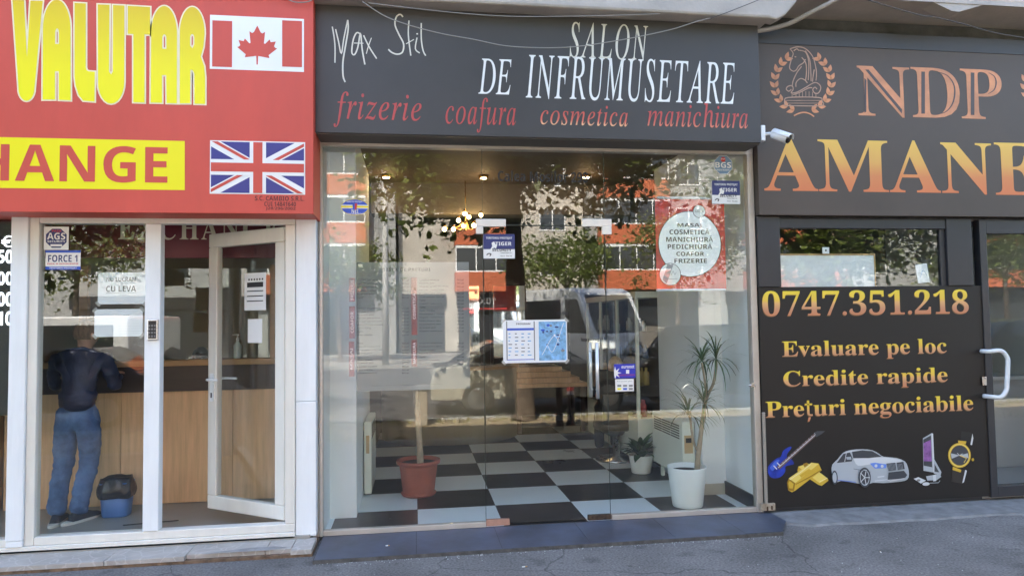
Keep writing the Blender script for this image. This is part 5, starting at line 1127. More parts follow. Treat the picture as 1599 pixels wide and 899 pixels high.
tag(m.build('gravel_crumbs'), kind='stuff')

# ================================================================== PEOPLE
def skin(name, pts, edges, root, m_, parent=None, sub=2, wr=0.0, ws=14.0, wz=1.0):
    """continuous surface grown round a skeleton; wr: depth of cloth folds"""
    me = bpy.data.meshes.new('skeleton'); ks = list(pts); me.from_pydata([pts[k][0] for k in ks], [(ks.index(a_), ks.index(b_)) for a_, b_ in edges], [])
    o = bpy.data.objects.new('skeleton', me); COL.objects.link(o); md = o.modifiers.new('skin', 'SKIN'); md.use_smooth_shade = True; md.branch_smoothing = .4
    sv_ = me.skin_vertices[0].data
    for i, k in enumerate(ks):
        r_ = pts[k][1]; sv_[i].radius = r_ if isinstance(r_, tuple) else (r_, r_); sv_[i].use_root = (k == root)
    s_ = o.modifiers.new('sub', 'SUBSURF'); s_.levels = sub; s_.render_levels = sub
    bpy.context.view_layer.update(); ev = o.evaluated_get(bpy.context.evaluated_depsgraph_get()); nm = bpy.data.meshes.new_from_object(ev)
    bpy.data.objects.remove(o)
    if wr:
        nm.update(); ns = [v.normal.copy() for v in nm.vertices]
        for v, n_ in zip(nm.vertices, ns):
            q = Vector((v.co.x*ws, v.co.y*ws, v.co.z*ws*wz)); v.co += n_*wr*(noise.noise(q)+.5*noise.noise(q*2.3))
    nm.materials.clear(); nm.materials.append(m_); nm.polygons.foreach_set('use_smooth', [True]*len(nm.polygons)); nm.name = name
    q = bpy.data.objects.new(name, nm); COL.objects.link(q)
    if parent is not None: q.parent = parent
    return q
SKIN = mat('skin', (.46, .25, .17), .55, var=.08, vs=12)
def head_parts(root, hp, rz, hair_m, s=1.0, part='short'):
    """hair cap, ears and face features; hp = centre of the head; the face looks along +Y turned by rz"""
    Mh = Matrix.Translation(hp) @ Matrix.Rotation(rz, 4, 'Z') @ Matrix.Scale(s, 4)
    h = MB(); h.T = Mh; h.smooth = True
    R_ = random.Random(3); nn, kk_ = 28, 14; rings = []
    for i in range(kk_+1):
        el = radians(88-i*(118 if part == 'short' else 128)/kk_); ring = []
        for j in range(nn):
            az = 2*pi*j/nn; front = max(0, sin(az)); lim = radians(28)*front**.6-radians(30 if part == 'short' else 40)*(1-front**.6); e2 = max(el, lim)
            d_ = Vector((cos(az)*cos(e2), sin(az)*cos(e2), sin(e2))); q = 1+.05*noise.noise(d_*7)+.03*noise.noise(d_*19)
            ring.append((d_.x*.083*q, d_.y*.102*q-.004, d_.z*.112*q+.018))
        rings.append(ring)
    h.loft(rings); hr = h.build('hair', hair_m, None); hr.parent = root
    f_ = MB(); f_.T = Mh; f_.use(SKIN)
    for sx in (1, -1): f_.ball((sx*.080, -.004, -.012), .03, 10, (.35, .6, 1.05))
    f_.ball((0, .092, -.018), .019, 8, (.7, 1.1, 1.3)); f_.build('ears_and_nose', None, None).parent = root
    f_ = MB(); f_.T = Mh
    for sx in (1, -1): f_.use(WHITEV).ball((sx*.031, .073, .012), .009, 8); f_.use(BLACK).ball((sx*.031, .0825, .012), .0055, 8)
    f_.use(mat('lips', (.35, .12, .1), .5)).ball((0, .078, -.056), .016, 8, (1.4, .6, .4)); f_.use(hair_m)
    for sx in (1, -1): f_.ball((sx*.031, .08, .030), .014, 6, (1.2, .4, .25))
    f_.build('face_features', None, None).parent = root
HAIRB = mat('brown_hair', (.17, .095, .05), .6, var=.5, vs=60, stretch=(1, 1, .25), bump=.6, bs=90)
HAIRD = mat('black_hair', (.015, .012, .01), .5, var=.4, vs=60, bump=.5, bs=90)
HAIRY = mat('blond_hair', (.50, .36, .20), .55, var=.35, vs=50, bump=.5, bs=90)
DENIM = mat('blue_denim', (.045, .10, .26), .85, var=.5, vs=5, bump=.35, bs=160, col2=(.12, .22, .44))
NAVYJ = mat('navy_jacket', (.018, .024, .06), .55, var=.5, vs=6, bump=.3, bs=60)
def hand(parent, wrist, direction, palm_n, m_, curl=.5, s=1.0):
    d_ = Vector(direction).normalized(); n_ = Vector(palm_n).normalized(); n_ = (n_-d_*n_.dot(d_)).normalized(); sd_ = d_.cross(n_)
    wv = Vector(wrist); pts = {'w': (wv, (.022, .018)), 'p': (wv+d_*.05*s, (.034*s, .016*s)), 'k': (wv+d_*.085*s, (.036*s, .014*s))}; ed = [('w', 'p'), ('p', 'k')]
    for i, (off, L_) in enumerate(((-.030, .062), (-.010, .074), (.010, .07), (.029, .055))):
        b0_ = wv+d_*.088*s+sd_*off*s; pr_ = 'k'; a_ = 0; q = b0_
        for j in range(3):
            q = q+(d_*cos(a_)+n_*sin(a_))*(L_*s*(.42, .32, .26)[j]); nm = 'f%d%d' % (i, j); pts[nm] = (q, .0088*s-.0008*j); ed.append((pr_, nm)); pr_ = nm; a_ += curl
    q = wv+d_*.03*s-sd_*.03*s; pts['t0'] = (q+d_*.012-sd_*.012*s, .011*s); pts['t1'] = (pts['t0'][0]+(d_*.8-sd_*.5+n_*.3).normalized()*.03*s, .0095*s); pts['t2'] = (pts['t1'][0]+(d_*.9-sd_*.2+n_*.4).normalized()*.024*s, .0085*s); ed += [('p', 't0'), ('t0', 't1'), ('t1', 't2')]
    o = skin('hand', pts, ed, 'w', m_, parent, 2); return o
# the customer, seen from behind at the exchange counter (local coordinates, feet at the origin, facing +Y)
man = thing('person', 'man in dark jacket and faded blue jeans standing at the exchange counter', 'person', (0, 0, 0))
F0 = .045; bxx = -2.775; byy = .60
V = lambda x, y, z: Vector((bxx+x, byy+y, F0+z))
skin('body', {'pel': (V(0, .0, .90), (.14, .10)), 'wst': (V(.0, .0, 1.05), (.10, .07)), 'chs': (V(.01, .015, 1.24), (.115, .07)), 'nk0': (V(.015, .04, 1.385), .06), 'nk1': (V(.018, .06, 1.43), .052), 'hd0': (V(.02, .092, 1.485), (.074, .088)), 'hd1': (V(.022, .088, 1.55), (.084, .106)), 'hd2': (V(.022, .083, 1.605), (.06, .075)),
    'hL': (V(-.09, 0, .84), .085), 'kL': (V(-.105, .02, .47), .055), 'aL': (V(-.13, -.03, .10), .04), 'hR': (V(.09, 0, .84), .085), 'kR': (V(.075, .05, .47), .055), 'aR': (V(.03, .0, .10), .04),
    'sL': (V(-.17, .03, 1.34), .06), 'eL': (V(-.222, .09, 1.10), .042), 'rL': (V(-.16, .33, 1.18), .03), 'sR': (V(.20, .03, 1.34), .06), 'eR': (V(.24, .10, 1.10), .042), 'rR': (V(.15, .34, 1.18), .03)},
    [('pel', 'wst'), ('wst', 'chs'), ('chs', 'nk0'), ('nk0', 'nk1'), ('nk1', 'hd0'), ('hd0', 'hd1'), ('hd1', 'hd2'), ('pel', 'hL'), ('hL', 'kL'), ('kL', 'aL'), ('pel', 'hR'), ('hR', 'kR'), ('kR', 'aR'), ('chs', 'sL'), ('sL', 'eL'), ('eL', 'rL'), ('chs', 'sR'), ('sR', 'eR'), ('eR', 'rR')], 'pel', SKIN, man)
skin('jeans', {'pel': (V(0, -.005, .90), (.165, .125)), 'top': (V(0, -.005, 1.03), (.158, .115)), 'hL': (V(-.088, -.005, .80), (.105, .108)), 'tL': (V(-.098, .005, .64), (.092, .096)), 'kL': (V(-.11, .015, .46), .076), 'cL': (V(-.125, -.02, .30), .076), 'mL': (V(-.135, -.035, .15), .072), 'bL': (V(-.138, -.035, .055), (.076, .082)),
    'hR': (V(.088, -.005, .80), (.105, .108)), 'tR': (V(.09, .01, .64), (.092, .096)), 'kR': (V(.075, .04, .46), .076), 'cR': (V(.045, .01, .30), .076), 'mR': (V(.025, -.005, .15), .073), 'bR': (V(.02, -.005, .055), (.078, .084))},
    [('pel', 'top'), ('pel', 'hL'), ('hL', 'tL'), ('tL', 'kL'), ('kL', 'cL'), ('cL', 'mL'), ('mL', 'bL'), ('pel', 'hR'), ('hR', 'tR'), ('tR', 'kR'), ('kR', 'cR'), ('cR', 'mR'), ('mR', 'bR')], 'pel', DENIM, man, 3, .009, 10, 2.2)
k = MB().use(mat('denim_seam', (.03, .05, .11), .9))
for sx in (-1, 1):
    cxp = bxx+sx*.075; yb_ = byy-.139; k.add([(cxp-.05, yb_+.012, F0+.93), (cxp+.05, yb_+.012, F0+.935), (cxp+.05, yb_+.004, F0+.92), (cxp-.05, yb_+.004, F0+.915)], [(0, 1, 2, 3)])
skin('jacket', {'ends': (V(0, .0, .91), (.172, .128)), 'hem': (V(0, .0, .975), (.19, .145)), 'bel': (V(.0, -.005, 1.05), (.19, .145)), 'chs': (V(.008, .0, 1.22), (.19, .14)), 'yok': (V(.012, .02, 1.34), (.15, .10)), 'col': (V(.016, .04, 1.405), (.078, .075)),
    'sL': (V(-.165, .02, 1.345), .082), 'uL': (V(-.205, .04, 1.22), .066), 'eL': (V(-.222, .09, 1.10), .058), 'fL': (V(-.19, .22, 1.14), .05), 'rL': (V(-.165, .31, 1.18), .045), 'sR': (V(.19, .02, 1.345), .082), 'uR': (V(.225, .04, 1.22), .066), 'eR': (V(.24, .10, 1.10), .058), 'fR': (V(.20, .23, 1.14), .05), 'rR': (V(.16, .32, 1.18), .045)},
    [('ends', 'hem'), ('hem', 'bel'), ('bel', 'chs'), ('chs', 'yok'), ('yok', 'col'), ('yok', 'sL'), ('sL', 'uL'), ('uL', 'eL'), ('eL', 'fL'), ('fL', 'rL'), ('yok', 'sR'), ('sR', 'uR'), ('uR', 'eR'), ('eR', 'fR'), ('fR', 'rR')], 'chs', NAVYJ, man, 3, .020, 9, 1.7)
hand(man, V(-.16, .33, 1.19), (.3, 1, .05), (0, .2, -1), SKIN, .3); hand(man, V(.15, .34, 1.19), (-.3, 1, .05), (0, .2, -1), SKIN, .3)
head_parts(man, V(.022, .085, 1.535), radians(-35), HAIRB)
def shoe(parent, x, y, rz_):
    Ms = Matrix.Translation((x, y, F0)) @ Matrix.Rotation(rz_, 4, 'Z'); k = MB(); k.T = Ms; k.smooth = True
    prof = [(-.10, .036, .075), (-.07, .042, .095), (-.02, .043, .10), (.04, .045, .085), (.10, .048, .06), (.145, .043, .05), (.172, .024, .036)]
    k.loft([[(w_*cos(q)*(1 if sin(q) < .3 else .85), yy, .022+max(0, sin(q))*(h_-.022)+min(0, sin(q))*.004) for q in [2*pi*i/18 for i in range(18)]] for yy, w_, h_ in prof]); u_ = k.build('shoe', mat('navy_sneaker', (.02, .025, .04), .7), None); u_.parent = parent
    k = MB(); k.T = Ms; k.loft([[(w_*1.06*cos(q), yy, zz) for yy, w_, q in [(-.02+.155*1.02*sin(2*pi*i/28)+.035*(sin(2*pi*i/28) > 0)*sin(2*pi*i/28), .047, 2*pi*i/28) for i in range(28)]] for zz in (.001, .022)]); s_ = k.build('sole', mat('sole_white', (.68, .66, .62), .7), None); s_.parent = u_
shoe(man, bxx-.135, byy-.01, radians(8)); shoe(man, bxx+.03, byy+.02, radians(-28))
# the cashier behind the counter
cas = thing('person', 'dark haired cashier low behind the exchange counter glass', 'person', (0, 0, 0)); cx_, cy_ = P(316, 560, 1.75).x, 1.75
CV = lambda x, y, z: Vector((cx_+x, cy_+y, z))
skin('body', {'pel': (CV(0, 0, .55), (.15, .11)), 'chs': (CV(0, -.02, .98), (.16, .11)), 'nk': (CV(0, -.03, 1.16), .05), 'h0': (CV(0, -.05, 1.25), (.07, .08)), 'h1': (CV(0, -.05, 1.32), (.075, .09)), 'sL': (CV(-.18, -.02, 1.08), .06), 'eL': (CV(-.23, -.08, .86), .045), 'wL': (CV(-.12, -.30, .93), .03), 'sR': (CV(.18, -.02, 1.08), .06), 'eR': (CV(.23, -.08, .86), .045), 'wR': (CV(.12, -.30, .93), .03),
    'kL': (CV(-.1, -.40, .52), .065), 'aL': (CV(-.1, -.38, .10), .04), 'kR': (CV(.1, -.40, .52), .065), 'aR': (CV(.1, -.38, .10), .04)}, [('pel', 'chs'), ('chs', 'nk'), ('nk', 'h0'), ('h0', 'h1'), ('chs', 'sL'), ('sL', 'eL'), ('eL', 'wL'), ('chs', 'sR'), ('sR', 'eR'), ('eR', 'wR'), ('pel', 'kL'), ('kL', 'aL'), ('pel', 'kR'), ('kR', 'aR')], 'pel', SKIN, cas)
skin('sweater', {'hem': (CV(0, 0, .60), (.18, .13)), 'chs': (CV(0, -.02, .98), (.19, .135)), 'col': (CV(0, -.03, 1.11), (.09, .08)), 'sL': (CV(-.18, -.02, 1.07), .075), 'eL': (CV(-.235, -.08, .86), .06), 'wL': (CV(-.13, -.28, .93), .045), 'sR': (CV(.18, -.02, 1.07), .075), 'eR': (CV(.235, -.08, .86), .06), 'wR': (CV(.13, -.28, .93), .045)},
    [('hem', 'chs'), ('chs', 'col'), ('chs', 'sL'), ('sL', 'eL'), ('eL', 'wL'), ('chs', 'sR'), ('sR', 'eR'), ('eR', 'wR')], 'chs', mat('dark_sweater', (.03, .03, .035), .9), cas, 2, .008)
head_parts(cas, CV(0, -.05, 1.30), radians(180), HAIRD)
hand(cas, CV(-.12, -.30, .93), (.2, -1, 0), (0, 0, -1), SKIN); hand(cas, CV(.12, -.30, .93), (-.2, -1, 0), (0, 0, -1), SKIN)
co = thing('office_chair', 'black chair under the cashier behind the counter', 'chair', (cx_, cy_, .045)); MB().lathe([(.2, .40), (.22, .42), (.22, .46), (.2, .48)], (cx_, cy_+.02, 0), 20).build('seat', BLACK, co); MB().tube([(cx_, cy_+.02, .05), (cx_, cy_+.02, .40)], .03).build('leg', BLACK, co)
# the salon client with light hair, seated with the back to the street
cli = thing('person', 'light haired client in a dark cape seated in the salon behind the blue sticker', 'person', (0, 0, 0)); q = P(977, 570, 2.3); cx2, cy2 = q.x-.12, 2.3; hz = q.z-.02
KV = lambda x, y, z: Vector((cx2+x, cy2+y, z))
skin('body', {'pel': (KV(0, 0, .52), (.15, .11)), 'chs': (KV(0, -.02, .86), (.16, .11)), 'nk': (KV(0, .0, hz-.13), .048), 'h0': (KV(0, .015, hz-.05), (.066, .078)), 'h1': (KV(0, .015, hz+.03), (.072, .09)), 'kL': (KV(-.1, .42, .50), .065), 'aL': (KV(-.1, .45, .08), .04), 'kR': (KV(.1, .42, .50), .065), 'aR': (KV(.1, .45, .08), .04),
    'sL': (KV(-.16, 0, .95), .055), 'eL': (KV(-.2, .08, .74), .04), 'wL': (KV(-.1, .28, .64), .03), 'sR': (KV(.16, 0, .95), .055), 'eR': (KV(.2, .08, .74), .04), 'wR': (KV(.1, .28, .64), .03)}, [('pel', 'chs'), ('chs', 'nk'), ('nk', 'h0'), ('h0', 'h1'), ('pel', 'kL'), ('kL', 'aL'), ('pel', 'kR'), ('kR', 'aR'), ('chs', 'sL'), ('sL', 'eL'), ('eL', 'wL'), ('chs', 'sR'), ('sR', 'eR'), ('eR', 'wR')], 'pel', SKIN, cli)
skin('cape', {'col': (KV(0, 0, hz-.15), (.08, .075)), 'chs': (KV(0, .0, .86), (.22, .16)), 'bel': (KV(0, .06, .66), (.27, .21)), 'hem': (KV(0, .12, .24), (.27, .25))}, [('col', 'chs'), ('chs', 'bel'), ('bel', 'hem')], 'chs', mat('black_cape', (.015, .016, .02), .4), cli, 2, .012)
skin('trousers', {'pel': (KV(0, 0, .50), (.17, .13)), 'kL': (KV(-.1, .42, .50), .08), 'aL': (KV(-.1, .45, .06), .06), 'kR': (KV(.1, .42, .50), .08), 'aR': (KV(.1, .45, .06), .06)}, [('pel', 'kL'), ('kL', 'aL'), ('pel', 'kR'), ('kR', 'aR')], 'pel', mat('dark_trousers', (.02, .02, .025), .8), cli, 2, .006)
head_parts(cli, KV(0, .015, hz), 0, HAIRY, 1.0, 'long')
hand(cli, KV(-.1, .28, .64), (.2, 1, 0), (0, 0, -1), SKIN); hand(cli, KV(.1, .28, .64), (-.2, 1, 0), (0, 0, -1), SKIN)
co = thing('salon_chair', 'black salon chair under the seated client', 'chair', (cx2, cy2, 0)); MB().lathe([(.24, .36), (.27, .38), (.27, .44), (.25, .46)], (cx2, cy2+.05, 0), 24).build('seat', BLACK, co); MB().lathe([(.25, 0.001), (.25, .02), (.04, .04), (.04, .36)], (cx2, cy2+.05, 0), 24).build('base', STEEL, co)
k = MB(); k.smooth = True; k.loft([[(cx2+.24*cos(q), cy2-.22+.04*abs(cos(q)), .46+.13*0+z_) for z_ in (0,)] for q in (0, 1)] if False else [[(cx2-.22, cy2-.20, z_), (cx2+.22, cy2-.20, z_), (cx2+.22, cy2-.15, z_), (cx2-.22, cy2-.15, z_)] for z_ in (.44, .80)]); k.build('backrest', BLACK, co, bevel=.02)

# ================================================================== THE STREET BEHIND THE VIEWER (seen in every pane)
def tree(label, x, y, h, z_c, R_, seed, n=5200, rt=.17, zb=-.06, lw=.085, sq=.62):
    rnd = random.Random(seed); o = thing('street_tree', label, 'tree', (x, y, zb), 'trees along the street')
    tr_ = MB(); lean = (rnd.uniform(-.25, .25), rnd.uniform(-.15, .15)); tp_ = Vector((x+lean[0], y+lean[1], z_c-.3))
    tr_.tube(smoothpath([(x, y, zb), (x+.02, y, zb+.25), (x+lean[0]*.4, y+lean[1]*.3, zb+1.3), (x+lean[0]*.7, y+lean[1]*.7, 2.4), tuple(tp_)], 4), [rt*1.5, rt*1.3, rt*1.15, rt*1.05]+[rt]*9+[rt*.8]*4, 12)
    cl_ = []
    for i in range(9):
        a_ = i*2.4+rnd.uniform(-.4, .4); e_ = rnd.uniform(-.15, 1.1); L_ = R_*rnd.uniform(.6, .95); d_ = Vector((cos(a_)*cos(e_), sin(a_)*cos(e_), sin(e_)*sq+.12)); t0_ = Vector((x+lean[0]*.8, y+lean[1]*.8, z_c-1.0+rnd.uniform(0, .7))); en = Vector((x, y, z_c))+d_*L_
        mid = t0_.lerp(en, .5)+Vector((0, 0, rnd.uniform(.05, .3))); tr_.tube(smoothpath([tuple(t0_), tuple(mid), tuple(en)], 4), [rt*.45]*3+[rt*.33]*3+[rt*.15]*3, 7)
        cl_.append(en)
        for q_ in range(3): cl_.append(mid.lerp(en, rnd.uniform(.2, 1))+Vector((rnd.gauss(0, .35), rnd.gauss(0, .35), rnd.gauss(0, .3)))*R_*.42)
    tr_.build('trunk', BARK, o)
    for i in range(14):
        a_ = rnd.uniform(0, 2*pi); rr_ = R_*rnd.uniform(.2, .95); cl_.append(Vector((x+rr_*cos(a_), y+rr_*sin(a_), z_c+R_*sq*rnd.uniform(-.75, .9)*math.sqrt(max(.1, 1-(rr_/R_)**2)))))
    lf = MB(); per = n//len(cl_)
    for c_ in cl_:
        sgm = R_*rnd.uniform(.13, .22)
        for i in range(per):
            p_ = c_+Vector((rnd.gauss(0, sgm), rnd.gauss(0, sgm), rnd.gauss(0, sgm*.7))); l_ = lw*rnd.uniform(.7, 1.4); a_ = Vector((rnd.gauss(0, 1), rnd.gauss(0, 1), rnd.gauss(-.3, .6))).normalized(); b_ = a_.cross(Vector((rnd.gauss(0, .5), rnd.gauss(0, .5), 1))).normalized()
            lf.add([p_, p_+a_*l_*.5+b_*l_*.36, p_+a_*l_*1.1, p_+a_*l_*.5-b_*l_*.36], [(0, 1, 2, 3)])
    lf.build('crown', LEAF, o); return o
tree('broad street tree with low hanging leaves reflected in the salon glass', 1.85, -6.2, 8, 4.75, 2.75, 1, 30000, .17, -.06, .15)
tree('thick trunked street tree reflected behind the customer in the exchange window', -6.35, -6.0, 8, 4.2, 2.9, 2, 26000, .22, -.06, .14)
tree('street tree reflected at the dark pawn shop door', 12.9, -6.0, 8, 4.3, 2.3, 3, 16000, .13, -.06, .12)
tree('yellow green tree on the far pavement at the right', 28.2, -24.0, 6, 4.2, 3.2, 9, 6500, .12, -.05, .18, .85)
tree('round street tree reflected in the low pawn shop window', 7.7, -6.3, 8, 3.3, 2.5, 14, 15000, .15, -.06, .12)
tree('young tree before the orange block across the road', -3.2, -25.0, 6, 3.6, 2.3, 4, 4200, .1, -.05, .16, .8)
tree('low tree across the road before the cream block', 6.6, -24.2, 6, 3.4, 2.4, 5, 4200, .1, -.05, .16, .75)
tree('yellowing tree across the road before the right orange balconies', 11.8, -24.6, 6, 4.2, 2.6, 6, 4200, .1, -.05, .16, .8)
tree('far tree at the left end of the opposite pavement', -13.5, -24.6, 6, 4.4, 2.8, 7, 4200, .12, -.05, .16, .8)
tree('far tree at the right end of the opposite pavement', 20.5, -24.6, 6, 4.4, 2.8, 8, 4200, .12, -.05, .16, .8)
# street furniture
def bollard(label, x, y, band):
    o = thing('bollard', label, 'bollard', (x, y, -.055), 'bollards by the planted strip')
    MB().lathe([(.075, 0), (.075, .06), (.055, .09), (.055, .62), (.06, .66), (.045, .72), (.02, .76)], (x, y, -.055), 18).build('post', mat('bollard_brown', (.05, .035, .028), .5), o)
    if band: k = MB(); k.use(WHITEV).lathe([(.057, .50), (.057, .56)], (x, y, -.055), 18, False); k.use(REDP).lathe([(.057, .56), (.057, .61)], (x, y, -.055), 18, False); k.build('reflective_band', None, o)
bollard('brown bollard with a red and white band on the planted strip', 2.48, -5.35, True); bollard('plain dark brown bollard on the planted strip', 2.22, -5.0, False)
o = thing('concrete_post', 'short pale square concrete post on the planted strip', 'post', (.10, -5.95, -.055)); MB().box(.0, .2, -6.05, -5.85, -.055, .52).build('shaft', mat('concrete_post_grey', (.42, .36, .28), .9, var=.2, vs=8), o, bevel=.02); MB().box(-.01, .21, -6.06, -5.84, .521, .56).build('cap', CONC, o, bevel=.01)
def pole(label, x, y, h):
    o = thing('utility_pole', label, 'pole', (x, y, -.04), 'utility poles across the road'); MB().tube([(x, y, -.05), (x, y, h*.5), (x, y, h)], [.14, .12, .09], 14).build('mast', mat('pole_grey', (.5, .49, .46), .7), o)
    MB().tube([(x, y, h-.6), (x+1.6, y+.9, h-.1)], .04, 8).build('bracket_arm', STEEL, o); MB().box(x+1.4, x+1.9, y+.8, y+1.0, h-.16, h-.05).build('lamp_head', STEEL, o, bevel=.03)
pole('tall grey utility pole reflected at the left of the salon glass', -1.15, -22.4, 9.5); pole('tall grey utility pole reflected at the right of the salon glass', 15.5, -22.4, 9.5)
for i, (y, z) in enumerate(((-14.3, 6.0), (-12.0, 6.1), (-22.4, 8.0), (-22.4, 8.4))):
    tag(MB().tube([(-40+4*j, y, z-.18*sin(pi*((j*4) % 20)/20)) for j in range(21)], .014, 5).build('overhead_wire', CABD), ('tram wire over the nearer rails reflected in the glass', 'tram wire nearest the shops', 'lower wire strung between the utility poles', 'upper wire strung between the utility poles')[i], 'wire')
def railing(label, x0, x1, y):
    o = thing('railing', label, 'fence', ((x0+x1)/2, y, -.1)); k = MB().use(mat('railing_white', (.62, .62, .6), .5)); [k.box(x0, x1, y-.02, y+.02, z-.02, z+.02) for z in (.25, .85)]; k.build('rail', None, o)
    k = MB().use(mat('railing_white', (.62, .62, .6), .5)); n_ = int((x1-x0)/.16); [k.box(x0+i*.16, x0+i*.16+.02, y-.012, y+.012, -.17, .829) for i in range(n_)]; s_ = k.build('bars', None, o); s_['kind'] = 'stuff'
railing('pale metal railing along the tram stop in the road', 3.2, 22, -15.2)
# cars
PAINT = lambda n_, c_: mat(n_, c_, .25, .3, coat=1.0)
CGL = mat('car_glass', (.015, .018, .02), .04, spec=.9); RIM = mat('alloy_rim', (.5, .5, .5), .3, .9)
def car(label, cat, x, y, rz, paint, kind='sedan', z=-.17, panel=False, tall=1.0):
    o = thing('parked_car' if kind != 'van' else 'parked_van', label, cat, (x, y, z), 'vehicles parked along the road', rz)
    Mc0 = Matrix.Translation((x, y, z)) @ Matrix.Rotation(rz, 4, 'Z'); Mc = Mc0 @ Matrix.Diagonal((1, 1, tall, 1))
    if kind == 'van': L, w_, bd, gh = 4.6, 1.8, [(-2.3, .32), (2.22, .32), (2.3, .45), (2.3, .78), (2.15, .98), (1.62, 1.10), (1.0, 1.98), (.7, 2.08), (-2.25, 2.10), (-2.3, 2.0)], None
    elif kind == 'suv': L, w_, bd, gh = 4.6, 1.85, [(-2.3, .36), (2.25, .34), (2.32, .6), (2.25, .85), (2.0, .98), (1.0, 1.08), (-2.1, 1.12), (-2.3, .95)], [(-2.2, 1.115), (1.05, 1.075), (.25, 1.64), (-.2, 1.70), (-1.7, 1.66)]
    else: L, w_, bd, gh = 4.3, 1.74, [(-2.15, .30), (2.1, .28), (2.18, .5), (2.10, .70), (1.85, .80), (.95, .92), (-1.6, .96), (-2.08, .93), (-2.17, .6)], [(-1.75, .955), (1.05, .915), (.25, 1.36), (-.1, 1.43), (-.9, 1.42)]
    def body(out, ins, top=None):
        k = MB(); k.T = Mc; h_ = w_/2; n_ = len(out)
        k.smooth = False
        cx_ = sum(p[0] for p in out)/n_
        def ringf(yy, sc): return [(cx_+(px_-cx_)*sc, yy, pz_ if pz_ < .5 else pz_-(1-sc)*.25) for px_, pz_ in out]
        k.loft([ringf(-h_, .985), ringf(-h_*.93, 1.0), ringf(h_*.93, 1.0), ringf(h_, .985)]); return k
    b_ = body(bd, 0).build('body', paint, o, bevel=.035, seg=3)
    if gh:
        k = MB(); k.T = Mc; h0, h1 = w_/2*.92, w_/2*.70; zt = max(p[1] for p in gh); zb_ = gh[0][1]
        wy = lambda z_: h0+(h1-h0)*max(0, (z_-zb_)/(zt-zb_))
        k.loft([[(px_, s_*wy(pz_), pz_) for px_, pz_ in gh] for s_ in (-1, 1)]); k.build('cabin', paint, o, bevel=.03)
        g_ = MB(); g_.T = Mc
        for s_ in (-1, 1):
            q_ = [(gh[0][0]+.35, zb_+.06), (gh[1][0]-.32, gh[1][1]+.07), (gh[2][0]-.12, gh[2][1]-.04), (gh[3][0], gh[3][1]-.09), (gh[4][0]+.05, gh[4][1]-.09)]; vv = [(px_, s_*(wy(pz_)+.012), pz_) for px_, pz_ in q_]; g_.add(vv, [tuple(range(5))])
        for i0, i1 in ((1, 2), (0, 4)):
            A_, B_ = gh[i0], gh[i1]; a0_ = (A_[0]+(B_[0]-A_[0])*.10, A_[1]+(B_[1]-A_[1])*.10); b0_ = (A_[0]+(B_[0]-A_[0])*.92, A_[1]+(B_[1]-A_[1])*.92); ox = .016 if i0 == 1 else -.016; g_.add([(a0_[0]+ox, -wy(a0_[1])*.92, a0_[1]+.008), (a0_[0]+ox, wy(a0_[1])*.92, a0_[1]+.008), (b0_[0]+ox, wy(b0_[1])*.92, b0_[1]+.012), (b0_[0]+ox, -wy(b0_[1])*.92, b0_[1]+.012)], [(0, 1, 2, 3)])
        g_.build('window', CGL, o)
    else:
        g_ = MB(); g_.T = Mc; h_ = w_/2
        g_.add([(1.60, -h_*.86, 1.16), (1.60, h_*.86, 1.16), (1.05, h_*.80, 1.93), (1.05, -h_*.80, 1.93)], [(0, 1, 2, 3)])
        for s_ in (-1, 1): g_.add([(1.35, s_*(h_+.006), 1.16), (.45, s_*(h_+.006), 1.16), (.45, s_*(h_+.006), 1.85), (.95, s_*(h_+.006), 1.85)], [(0, 1, 2, 3)]); panel or g_.add([(.25, s_*(h_+.006), 1.16), (-1.9, s_*(h_+.006), 1.16), (-1.9, s_*(h_+.006), 1.85), (.25, s_*(h_+.006), 1.85)], [(0, 1, 2, 3)])
        g_.build('window', CGL, o)
        k = MB(); k.T = Mc; k.use(BLACK).box(2.29, 2.33, -.6, .6, .55, .74); k.use(mat('van_orange_stripe', (.6, .25, .03), .5)).box(2.28, 2.315, -.85, .85, .46, .52); k.build('grille', None, o)
    fx = 2.22 if kind != 'sedan' else 2.08
    for s_ in (-1, 1):
        k = MB(); k.T = Mc; k.ball((fx-.04, s_*w_*.36, .66 if kind == 'sedan' else .74), .11, 10, (.7, 1.5, .7)); k.build('headlight', LSIL, o)
        for wx_ in (L*.31, -L*.29):
            r_ = .32 if kind == 'sedan' else .36; Mw = Mc0 @ Matrix.Translation((wx_, s_*(w_/2-.08), r_)) @ Matrix.Rotation(pi/2, 4, 'X')
            k = MB(); k.T = Mw; k.lathe([(r_*.6, -.10), (r_*.95, -.105), (r_, -.07), (r_, .07), (r_*.95, .105), (r_*.6, .10)], (0, 0, 0), 28); t_ = k.build('wheel', RUBBER, o)
            k = MB(); k.T = Mw
            for zz in (-.101, .101):
                k.lathe([(r_*.60, zz-.004), (r_*.66, zz-.004), (r_*.66, zz+.004), (r_*.60, zz+.004)], (0, 0, 0), 24)
                for i in range(5):
                    a_ = 2*pi*i/5; k.add([(r_*.62*cos(a_-.13), r_*.62*sin(a_-.13), zz), (r_*.62*cos(a_+.13), r_*.62*sin(a_+.13), zz), (r_*.1*cos(a_+.7), r_*.1*sin(a_+.7), zz*1.08), (r_*.1*cos(a_-.7), r_*.1*sin(a_-.7), zz*1.08)], [(0, 1, 2, 3)])
            k.build('rim', RIM, t_)
    return o
car('pale beige sedan parked behind the salon tree reflection', 'car', 2.45, -8.6, 0, PAINT('beige_paint', (.60, .57, .47)))
car('dark suv reflected low at the right of the salon glass', 'car', 6.5, -7.7, radians(2), PAINT('dark_paint', (.02, .022, .026)), 'suv')
